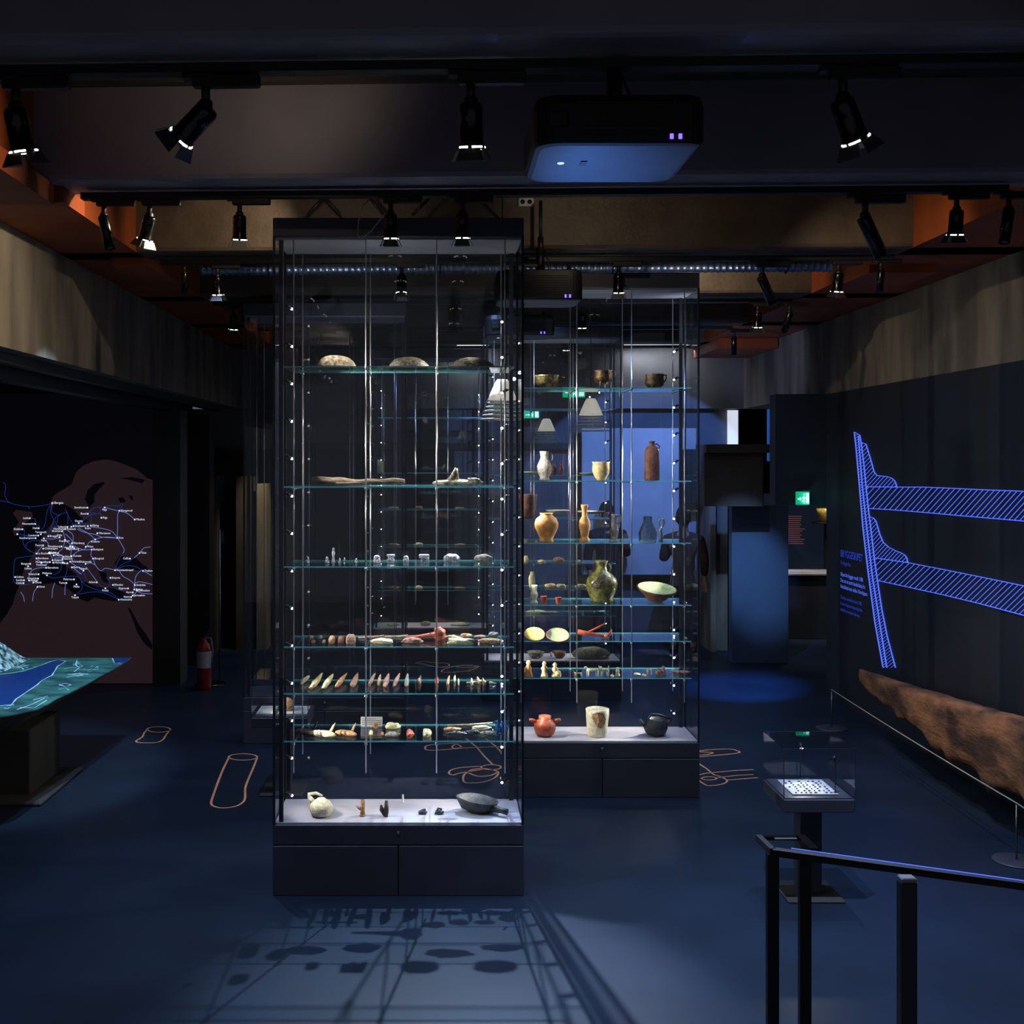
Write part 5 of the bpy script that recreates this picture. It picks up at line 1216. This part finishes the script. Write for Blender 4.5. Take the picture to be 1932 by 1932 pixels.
routes_w = [[(1190, 468), (1280, 490), (1360, 510), (1450, 535), (1535, 605)], [(1360, 505), (1340, 560), (1340, 700), (1340, 800), (1380, 880), (1415, 950), (1400, 990)], [(1035, 690), (1180, 710), (1280, 745), (1335, 815)], [(880, 715), (960, 750), (1100, 780), (1160, 805), (1335, 815)], [(890, 700), (1000, 760), (1085, 830)],
    [(1335, 815), (1200, 805), (1085, 830), (1010, 870), (970, 940), (900, 960), (830, 1010)], [(770, 730), (830, 780), (830, 870)], [(720, 740), (745, 830), (790, 880), (870, 920), (960, 950), (1045, 945)], [(745, 770), (800, 820), (830, 870)], [(740, 840), (715, 930), (665, 985), (720, 1030)],
    [(1045, 945), (1035, 1010), (1060, 1050), (1090, 1130), (1150, 1190), (1200, 1160), (1310, 1180)], [(975, 1110), (1040, 1100), (1090, 1125)], [(1360, 1190), (1400, 1250), (1470, 1290), (1535, 1345)], [(1535, 1345), (1545, 1260), (1590, 1200), (1630, 1190), (1730, 1245)], [(1535, 1330), (1600, 1315), (1735, 1345)], [(1560, 1420), (1620, 1445), (1735, 1450)],
    [(1590, 985), (1530, 1040), (1590, 985), (1640, 930), (1715, 918)], [(525, 820), (600, 828), (680, 810)], [(500, 830), (545, 870), (545, 920)], [(490, 900), (440, 960), (415, 995)], [(525, 1155), (420, 1160), (350, 1200), (325, 1290)], [(565, 1090), (530, 1110), (525, 1155)], [(415, 1050), (470, 1095)], [(565, 980), (600, 1060)],
    [(235, 1430), (265, 1480), (278, 1540)], [(420, 1380), (385, 1440), (370, 1535)], [(625, 1325), (600, 1400), (592, 1500)], [(745, 1340), (740, 1400), (738, 1465)], [(820, 900), (805, 1010)], [(720, 1035), (620, 1045)], [(800, 1090), (860, 1130), (950, 1190)], [(830, 1150), (930, 1230)], [(985, 1150), (1060, 1250), (1105, 1320)], [(1535, 1345), (1530, 1400), (1560, 1420), (1515, 1470)]]
def smooth(p):
    out = []
    P = [p[0]]+p+[p[-1]]
    for i in range(1, len(P)-2):
        for k in range(5):
            q = k/5; a, b, c, d_ = P[i-1], P[i], P[i+1], P[i+2]
            out.append(tuple(.5*((2*b[j])+(-a[j]+c[j])*q+(2*a[j]-5*b[j]+4*c[j]-d_[j])*q*q+(-a[j]+3*b[j]-3*c[j]+d_[j])*q**3) for j in (0, 1)))
    return out+[p[-1]]
for r in routes_b: MB().tube([mp(u, v, .008) for u, v in smooth(r)], .0042, 4, flat=.5).build('blue_route', 'route_blue', t)
for r in routes_w: MB().tube([mp(u, v, .009) for u, v in smooth(r)], .0048, 4, flat=.5).build('pale_route', 'route', t)
towns = [(995, 470, 'Stockholm', -1), (1000, 540, 'Reval', -1), (1192, 468, 'Riga', 2), (1360, 505, 'Novgorod', 1), (1535, 605, 'Moskva', 1), (1155, 585, 'Riga', 1), (340, 590, 'Leith', -1), (400, 655, 'Newcastle', -1), (255, 716, 'Dublin', -1), (440, 705, 'Hull', -1), (465, 772, 'Yarmouth', 3), (435, 787, 'London', -1), (405, 817, 'Southampton', -1), (197, 772, '', 1),
    (550, 795, 'Brugge', 1), (678, 808, 'Köln', 3), (740, 835, 'Frankfurt', 4), (500, 820, 'Paris', 2), (897, 645, 'Danzig', 3), (1035, 675, 'Elbing', 1), (1000, 680, 'Kulm', 2), (768, 690, 'Lübeck', -1), (742, 713, 'Hamburg', -1), (706, 738, 'Bremen', -1), (838, 680, 'Stralsund', 1), (812, 688, 'Rostock', 2), (1108, 762, 'Warszawa', 1), (1335, 815, 'Kiev', 1), (1085, 832, 'Kraków', 2), (820, 875, 'Nürnberg', 1), (700, 912, 'Strasbourg', -1),
    (800, 908, 'Augsburg', 4), (827, 915, 'Regensburg', 2), (977, 915, 'Wien', 1), (1045, 947, 'Budapest', 1), (490, 900, 'Tours', -1), (493, 936, 'Champagne', 1), (565, 980, 'Lyon', 1), (415, 993, 'La Rochelle', 1), (661, 988, 'Genève', -1), (612, 1012, 'Milano', 1), (722, 1030, 'Milano', 1), (812, 1020, 'Venezia', 1), (712, 1053, 'Genova', 1), (415, 1048, 'Bordeaux', 1), (600, 1068, 'Avignon', 1), (567, 1090, 'Montpellier', -1), (607, 1097, 'Marseille', 1), (470, 1097, 'Toulouse', 2), (343, 1110, 'Burgos', -1), (320, 1138, 'Lisboa', 2),
    (525, 1155, 'Barcelona', 1), (535, 1240, 'Mallorca', 3), (440, 1228, 'Valencia', -1), (432, 1277, 'Granada', -1), (173, 1260, 'Lisboa', 1), (273, 1297, 'Sevilla', -1), (332, 1300, 'Malaga', 1), (267, 1330, 'Cádiz', -1), (380, 1322, 'Ceuta', 1), (428, 1372, 'Oran', 1), (755, 1328, 'Tunis', -1), (842, 1287, 'Palermo', -1), (871, 1345, 'Malta', 2), (855, 1468, 'Tripoli', 2), (1060, 1050, 'Beograd', 1), (975, 1110, 'Dubrovnik', 3), (1310, 1182, 'Konstantinopel', 1), (1630, 1190, 'Trabzon', 1), (1590, 985, 'Tana', 1), (1480, 1050, 'Caffa', -1), (1258, 1270, 'Smyrna', 1), (1103, 1320, 'Athen', -1), (1287, 1350, 'Rhodos', 1), (1200, 1388, 'Kreta', 2), (1458, 1390, 'Kypros', -1), (1535, 1352, 'Antiokia', 1), (1530, 1402, 'Beirut', 1), (1560, 1415, 'Damaskus', 1), (1513, 1470, 'Jerusalem', 1), (1352, 1518, 'Alexandria', 1), (1493, 1487, 'Kairo', -1), (1512, 1435, 'Acre', -1), (800, 1085, 'Firenze', 1), (768, 1103, 'Pisa', -1), (820, 1150, 'Roma', 1), (950, 1187, 'Napoli', 3)]
md = MB(); mt = MB()
for (u, v, s_, al) in towns:
    c = mp(u, v, .011); R_ = .0095
    MB().add([(c.x+R_*math.cos(a), c.y, c.z+R_*math.sin(a)) for a in [2*PI*k/10 for k in range(10)]], [tuple(range(10))]).build('town_dot', 'city', t)
    if not s_: continue
    sz = .031
    off = {1: (16, 8), -1: (-14, 8), 2: (0, 34), 3: (0, -14), 4: (-8, 24)}[al]
    p = mp(u+off[0], v+off[1], .011)
    vs, fs = textmb(s_, sz, p, (1, 0, 0), (0, 0, 1), {1: 'LEFT', -1: 'RIGHT'}.get(al, 'CENTER')); mt.add(vs, fs)
mt.build('town_names', 'city', t)
c = mp(597, 418, .012); MB().add([(c.x+.014*math.cos(a), c.y, c.z+.014*math.sin(a)) for a in [2*PI*k/12 for k in range(12)]], [tuple(range(12))]).build('bergen_dot', 'city_red', t)
mt = MB(); vs, fs = textmb('Bergen', .036, mp(618, 426, .011), (1, 0, 0), (0, 0, 1)); mt.add(vs, fs).build('bergen_name', 'city', t)

# ================================================================ extinguisher with sign pole
ex = onfloor(385, 1300)
t = thing('fire_extinguisher', 'red fire extinguisher with a white label on the floor by the dark pillar', 'fire extinguisher', ex)
MB().lathe([(.075, 0), (.078, .02), (.078, .42), (.06, .49), (.028, .52), (.028, .56)], 24).build('cylinder', 'red', t)
MB().lathe([(.0795, .24), (.0795, .42)], 24, cap=False).build('label', 'white_label', t)
MB().tube([(-.03, 0, .56), (0, 0, .58), (.05, 0, .60)], [.015, .018, .01], 8).tube([(0, 0, .6), (.06, -.01, .635)], .007, 6).build('valve', 'black', t)
MB().tube([(.02, -.02, .57), (.08, -.03, .56), (.10, -.02, .42), (.085, -.02, .25)], .009, 8).build('hose', 'cable', t)
t = thing('extinguisher_stand', 'thin steel pole with a small sign above the fire extinguisher', 'stand', ex+Vector((.02, .26, 0)))
MB().lathe([(.17, 0), (.17, .012), (.05, .02)], 28).build('foot', 'black_gloss', t)
MB().tube([(.1, 0, .015), (.1, 0, za(1002, ex.y))], .011, 8).build('pole', 'steel_dull', t)
s_ = MB().box(.112, .152, -.01, -.005, za(1030, ex.y), za(1003, ex.y)).build('sign', 'frame_dark', t)
MB().box(.118, .146, -.0115, -.01, za(1027, ex.y), za(1006, ex.y)).build('sign_text', 'topbox', s_)

# ================================================================ exit signs
def exit_sign(px, py, Y, w, h, label, ry=0., hang=True):
    c = at(px, py, Y); t = thing('exit_sign', label, 'exit sign', c)
    MB().bbox(-w/2, w/2, 0, .03, -h/2, h/2, .004).build('box', 'exit_green', t)
    mb = MB(); y = -.002
    def q(pts): mb.add([(x*w, y, z*h) for x, z in pts], [tuple(range(len(pts)))])
    q([(.22, -.38), (.45, -.38), (.45, .38), (.22, .38)])                         # door
    q([(-.40, .0), (-.22, .0), (-.22, .12), (-.12, -.05), (-.22, -.2), (-.22, -.1), (-.40, -.1)])   # arrow
    q([(.02, .12), (.1, .16), (.14, -.02), (.06, -.08)])
    q([(.05, .22), (.10, .24), (.12, .34), (.06, .36)])
    q([(.06, -.06), (.12, -.04), (.10, -.38), (.05, -.38)]); q([(.04, -.06), (.08, -.1), (-.04, -.3), (-.08, -.26)])
    q([(.0, .12), (-.07, .0), (-.04, -.04), (.03, .04)]); q([(.12, .12), (.2, .04), (.18, 0), (.1, .06)])
    mb.build('pictogram', 'exit_white', t)
    if hang:
        MB().tube([(-w*.4, .015, h/2), (-w*.4, .015, 4.5-c.z)], .003, 6).tube([(w*.4, .015, h/2), (w*.4, .015, 4.5-c.z)], .003, 6).build('hanger', 'frame_dark', t)
    else: MB().box(-w*.1, w*.7, .0, .14, h/2, h/2+.02).build('bracket', 'frame_dark', t)
    t.rotation_euler = (0, 0, ry); return t
exit_sign(1083, 740, 13.0, .26, .12, 'larger hanging green exit sign seen through the second showcase')
exit_sign(1003, 782, 14.6, .20, .10, 'smaller green exit sign behind the left part of the second showcase')
t = exit_sign(1515, 940, 11.8, .14, .14, 'green exit sign on a bracket over the right doorway', hang=False)
spot('exit_glow', at(1524, 946, 11.7), at(1545, 925, 11.95), .6, (.1, .9, .8), 150, 1, .03)
# strip lights and air grilles on the far band
for (a, b, lab) in ((862, 922, 'short white strip light on the far wall band left of the second projector'), (1178, 1330, 'long white strip light on the far wall band behind the second showcase')):
    Y = 15.05; x0, x1 = xa(a, Y), xa(b, Y); zz = za(652, Y)
    t = thing('strip_light', lab, 'strip light', ((x0+x1)/2, Y, zz)); w = (x1-x0)/2
    MB().box(-w, w, 0, .1, .02, .06).build('housing', 'frame_dark', t); MB().tube([(-w, .03, .0), (w, .03, .0)], .016, 10).build('tube', 'tube_light', t)
area('strip_wash', (xa(1255, 14.95), 14.95, 3.98), (xa(1255, 15.2), 15.2, 3.3), 3.2, (.92, .93, 1), 1.1, .08)
area('strip_wash', (xa(891, 14.95), 14.95, 3.98), (xa(891, 15.2), 15.2, 3.3), 1.2, (.85, .9, 1), .45, .08)

# ================================================================ room beyond the doorway
Y = 15.6
t = thing('display_table', 'lit white display table in the room beyond the doorway', 'display table', (xa(1535, Y), Y, 0))
MB().bbox(-.5, .5, 0, .6, za(1082, Y)-.03, za(1082, Y), .005).build('top', 'deck', t); MB().bbox(-.48, .48, .03, .57, 0, za(1082, Y)-.03, .005).build('body', 'plinth', t)
MB().box(-.42, .1, .1, .5, za(1082, Y), za(1082, Y)+.01).build('text_board', 'white_label', t)
spot('table_spot', (xa(1535, Y), Y-.4, 3.0), (xa(1535, Y), Y+.3, 1.0), 60, (1, .9, .8), 50, .8, .03)
spot('room_floor_spot', (xa(1535, 14.8), 14.9, 3.0), (xa(1535, 14.8), 14.6, 0), 30, (.7, .8, 1), 60, .9, .03)
o = MB().bbox(-.17, .17, -.06, .06, -.12, .12, .02).build('gilded_bowl', 'yellow_plate'); 
bpy.data.objects.remove(o)
yb = at(1563, 986, 16.2)
t = thing('display_stand', 'black shelf stand with a yellow glazed bowl case beyond the doorway', 'stand', (yb.x, 16.2, 0))
MB().bbox(-.16, .16, -.05, .3, yb.z-.02, yb.z, .004).bbox(-.02, .02, .1, .14, .0, yb.z-.02, .004).build('shelf', 'black', t)
o = MB().lathe([(.06, 0), (.1, .05), (.13, .14), (.135, .2), (.12, .2), (.1, .08), (.01, .04)], 24).build('yellow_bowl', 'yellow_plate'); o.location = (yb.x, 16.3, yb.z); tag(o, 'yellow glazed bowl on the black stand beyond the doorway', 'bowl')
spot('bowl_spot', (yb.x-.2, 15.8, yb.z+.9), (yb.x, 16.3, yb.z+.1), 14, (1, .85, .5), 40, .8, .03)
Yp = 17.6; p0 = at(1478, 972, Yp)
t = thing('text_panel', 'dark blue wall panel with reddish text lines beyond the doorway', 'text panel', (p0.x, Yp, 0))
MB().box(-.3, 1.1, 0, .04, 0, za(955, Yp)+.2).build('panel', 'info_panel', t)
mb = MB(); R = random.Random(5)
for k in range(14): mb.box(.02, .34-(R.random()*.08), -.003, 0, p0.z-.025-k*.033, p0.z-.012-k*.033)
mb.build('text_lines', 'text_red', t)

# ================================================================ floor drawings
def zf(pts, ox, oy, k): return [(ox+u/k, oy+v/k) for u, v in pts]
def ell(u0, u1, v0, v1, n=20): return [((u0+u1)/2+(u1-u0)/2*math.cos(2*PI*i/n), (v0+v1)/2+(v1-v0)/2*math.sin(2*PI*i/n)) for i in range(n+1)]
def drawing(label, lines, w=.0085):
    mb = MB(); P = [[onfloor(*p) for p in l] for l in lines]; c = P[0][0].copy()
    for l in P: 
        vs = []; fs = []; n = len(l)
        for i, p in enumerate(l):
            a, b = l[max(0, i-1)], l[min(n-1, i+1)]; t_ = (b-a); t_.z = 0
            t_.normalize(); nn = Vector((-t_.y, t_.x, 0))*w
            vs += [(p.x-c.x-nn.x, p.y-c.y-nn.y, 0), (p.x-c.x+nn.x, p.y-c.y+nn.y, 0)]
        for i in range(n-1): fs.append((2*i, 2*i+2, 2*i+3, 2*i+1))
        mb.add(vs, fs)
    o = mb.build('floor_drawing', 'pink_line'); o.location = (c.x, c.y, .0012); tag(o, label, 'floor drawing', 'pink vessel outlines painted on the floor'); return o
k1, k3, k4, k5 = 3.715, 3.864, 3.45, 4.6
drawing('short pink beaker outline on the floor, farthest left', [zf(ell(1030, 1195, 1193, 1232), 0, 1050, k1), zf(smooth([(1035, 1212), (1012, 1235), (1000, 1262), (975, 1280), (955, 1292), (965, 1303), (1030, 1307), (1100, 1303), (1140, 1285), (1165, 1250), (1192, 1215)]), 0, 1050, k1)])
drawing('tall pink cylinder outline on the floor left of the front showcase', [zf(ell(1603, 1803, 1383, 1428), 0, 1050, k1), zf(smooth([(1604, 1410), (1560, 1500), (1525, 1590), (1500, 1660), (1480, 1730), (1510, 1755), (1570, 1763), (1650, 1752), (1700, 1725), (1718, 1690), (1720, 1620), (1750, 1540), (1780, 1470), (1803, 1410)]), 0, 1050, k1)])
drawing('long pink loop outline on the floor right of the second showcase', [zf(smooth([(60, 543), (200, 526), (360, 522), (405, 532), (440, 548), (400, 560), (250, 575), (60, 592)]), 1300, 1300, k5), zf(smooth([(60, 545), (190, 550), (200, 558), (150, 570), (60, 576)]), 1300, 1300, k5)])
drawing('pink pan outline with long handle lines on the floor before the low table case', [zf(smooth([(60, 635), (150, 690), (210, 740), (270, 760), (330, 795), (290, 825), (180, 840), (130, 825), (80, 790)]), 1300, 1300, k5), zf(ell(110, 240, 762, 790), 1300, 1300, k5), zf([(60, 750), (160, 730), (400, 708), (560, 700)], 1300, 1300, k5), zf([(330, 790), (450, 782), (600, 770)], 1300, 1300, k5), zf([(250, 770), (400, 752), (560, 742)], 1300, 1300, k5)])
drawing('long pink spoon outline on the floor seen through the lowest glass of the front showcase', [zf(smooth([(1730, 205), (1500, 210), (1260, 225), (1215, 245), (1260, 262), (1500, 245), (1780, 236)]), 450, 1340, k4), zf(smooth([(1390, 235), (1420, 222), (1450, 240), (1400, 248), (1390, 235)]), 450, 1340, k4)])
drawing('pink crossed strokes on the floor behind the lower right of the front showcase', [zf([(1480, 185), (1550, 240), (1600, 300), (1655, 355)], 450, 1340, k4), zf([(1610, 185), (1680, 240), (1725, 295)], 450, 1340, k4)])
drawing('pink pot outline on the floor behind the lower right of the front showcase', [zf(smooth([(1462, 450), (1470, 420), (1520, 388), (1600, 380), (1690, 402), (1660, 445), (1580, 470), (1480, 472), (1462, 450)]), 450, 1340, k4), zf(smooth([(1500, 410), (1560, 430), (1640, 425), (1690, 402)]), 450, 1340, k4), zf(ell(1580, 1710, 355, 388), 450, 1340, k4)])
drawing('pink paddle outline just left of the pot outline on the floor', [zf(smooth([(1600, 364), (1450, 374), (1385, 390), (1370, 412), (1400, 422), (1440, 410), (1590, 385)]), 450, 1340, k4)])
drawing('thin pink bowl outline on the floor far behind the front showcase', [zf(smooth([(1285, 720), (1320, 700), (1400, 682), (1540, 680), (1552, 690), (1490, 715), (1380, 728), (1300, 728), (1285, 720)]), 500, 1080, k3), zf(ell(1395, 1540, 675, 695), 500, 1080, k3)])
drawing('small pink dish outline on the floor far behind the front showcase', [zf(smooth([(1095, 662), (1160, 650), (1240, 660), (1330, 665), (1335, 685), (1250, 690), (1160, 670), (1095, 662)]), 500, 1080, k3)])

# ================================================================ visitors
def skinned(name, joints, edges, m, parent, sub=2):
    me = bpy.data.meshes.new(name); me.from_pydata([j[0] for j in joints], edges, []); me.materials.append(M[m])
    o = bpy.data.objects.new(name, me); COL.objects.link(o); o.parent = parent
    md = o.modifiers.new('Skin', 'SKIN')
    if not me.skin_vertices: return o
    for i, j in enumerate(joints):
        sv = me.skin_vertices[0].data[i]; r = j[1]; sv.radius = (r, r) if not isinstance(r, tuple) else r; sv.use_root = (i == 0)
    s_ = o.modifiers.new('Sub', 'SUBSURF'); s_.levels = sub; s_.render_levels = sub; return o
def person(loc, hgt, rz, label, bent=True, clothes='coat_brown'):
    t = thing('person', label, 'person', loc, None, rz); k = hgt/1.75
    def S(x, y, z): return (x*k, y*k, z*k)
    J = [(S(0, 0, .95), .13*k), (S(0, 0, 1.15), .12*k), (S(0, 0, 1.36), .13*k), (S(0, .01, 1.48), .055*k), (S(0, .01, 1.56), .05*k), (S(0, -.005, 1.64), .085*k), (S(0, 0, 1.70), .07*k),
         (S(-.1, 0, .88), .085*k), (S(-.11, -.01, .48), .058*k), (S(-.12, .02, .09), .042*k), (S(-.12, -.12, .035), .034*k),
         (S(.1, 0, .88), .085*k), (S(.11, -.01, .48), .058*k), (S(.12, .02, .09), .042*k), (S(.13, -.12, .035), .034*k),
         (S(-.19, 0, 1.40), .055*k), (S(-.25, .02, 1.12), .043*k)]
    E = [(0, 1), (1, 2), (2, 3), (3, 4), (4, 5), (5, 6), (0, 7), (7, 8), (8, 9), (9, 10), (0, 11), (11, 12), (12, 13), (13, 14), (2, 15), (15, 16)]
    hand = [(-.24, -.06, .90), (-.24, -.09, .83)]
    J += [(S(*hand[0]), .026*k), (S(*hand[1]), .03*k)]; E += [(16, 17), (17, 18)]
    J += [(S(.19, 0, 1.40), .055*k), (S(.25, -.0, 1.13), .043*k)]; E += [(2, 19), (19, 20)]
    h2 = [(.16, -.24, 1.28), (.12, -.30, 1.33)] if bent else [(.25, -.06, .90), (.25, -.09, .83)]
    J += [(S(*h2[0]), .026*k), (S(*h2[1]), .03*k)]; E += [(20, 21), (21, 22)]
    # fingers
    for hi, (hx, hy, hz), up in ((18, hand[1], False), (22, h2[1], bent)):
        for q in range(4):
            b_ = len(J); dx = (-.024+.016*q)
            dz = (.05, .085) if up else (-.05, -.085)
            ln = (1, 1.12, 1.08, .85)[q]
            J += [(S(hx+dx, hy, hz+dz[0]*.6), .009*k), (S(hx+dx, hy-.012, hz+dz[0]*.6+(dz[1]-dz[0]*.6)*ln), .0075*k)]; E += [(hi, b_), (b_, b_+1)]
        b_ = len(J); sg = 1 if hx < 0 else -1
        J += [(S(hx+sg*.035, hy-.01, hz+.01), .01*k), (S(hx+sg*.05, hy-.02, hz-.02 if not up else hz+.04), .008*k)]; E += [(hi, b_), (b_, b_+1)]
    skinned('body', J, E, 'skin', t)
    # jacket and trousers follow the body
    Jc = [(S(0, 0, .98), .155*k), (S(0, 0, 1.16), .145*k), (S(0, 0, 1.36), .15*k), (S(0, .01, 1.50), .07*k), (S(-.2, 0, 1.39), .075*k), (S(-.255, .02, 1.12), .06*k), (S(-.24, -.05, .94), .042*k), (S(.2, 0, 1.39), .075*k), (S(.255, 0, 1.13), .06*k), (S(h2[0][0]+.02, h2[0][1]+.04, h2[0][2]-.02), .042*k), (S(0, 0, .84), .165*k)]
    skinned('jacket', Jc, [(0, 1), (1, 2), (2, 3), (2, 4), (4, 5), (5, 6), (2, 7), (7, 8), (8, 9), (0, 10)], clothes, t)
    skinned('trousers', [(S(0, 0, .90), .14*k), (S(-.1, 0, .8), .10*k), (S(-.11, -.01, .48), .075*k), (S(-.12, .02, .12), .062*k), (S(.1, 0, .8), .10*k), (S(.11, -.01, .48), .075*k), (S(.12, .02, .12), .062*k)], [(0, 1), (1, 2), (2, 3), (0, 4), (4, 5), (5, 6)], 'trousers', t)
    MB().blob(.19*k, .2*k, .25*k, 2, .04, (0, .035*k, 1.555*k), 22, 14, False).build('hair', 'hair', t)
    MB().blob(.03*k, .05*k, .05*k, 1, .02, (0, -.10*k, 1.615*k), 10, 8, False).build('nose', 'skin', t)
    for sx in (-1, 1):
        MB().blob(.02*k, .04*k, .06*k, 1, .02, (sx*.088*k, .01*k, 1.60*k), 10, 8, False).build('ear', 'skin', t)
        MB().blob(.022*k, .012*k, .012*k, 1, 0, (sx*.032*k, -.083*k, 1.65*k), 8, 6, False).build('eye', 'black', t)
        MB().bbox(sx*.12*k-.05, sx*.12*k+.05, -.2, .09, 0, .085, .03).build('shoe', 'shoe', t)
    MB().blob(.05*k, .012*k, .014*k, 1, 0, (0, -.083*k, 1.585*k), 8, 6, False).build('mouth', 'red', t)
    return t
person((xa(1290, 14.5), 14.5, 0), 1.86, 2.8, 'dark-haired person in a brown jacket before the right end of the blue wall')
person((xa(1146, 15.0), 15.0, 0), 1.90, .2, 'dark figure standing for the shadow of a visitor, left edge of blue-lit wall', True, 'trousers')  # solid figure added in place of a shadow on the blue wall
# small green lights on the side bay and a monitor-like glow
t = thing('status_light', 'tiny green status light high on the dark side bay at left', 'indicator light', at(36, 699, 8.95))
MB().bbox(-.04, .04, 0, .05, -.02, .04, .004).build('housing', 'black', t)
for k in range(3): MB().box(-.03+k*.022, -.018+k*.022, -.003, 0, -.006, .006).build('diode', 'led_green', t)
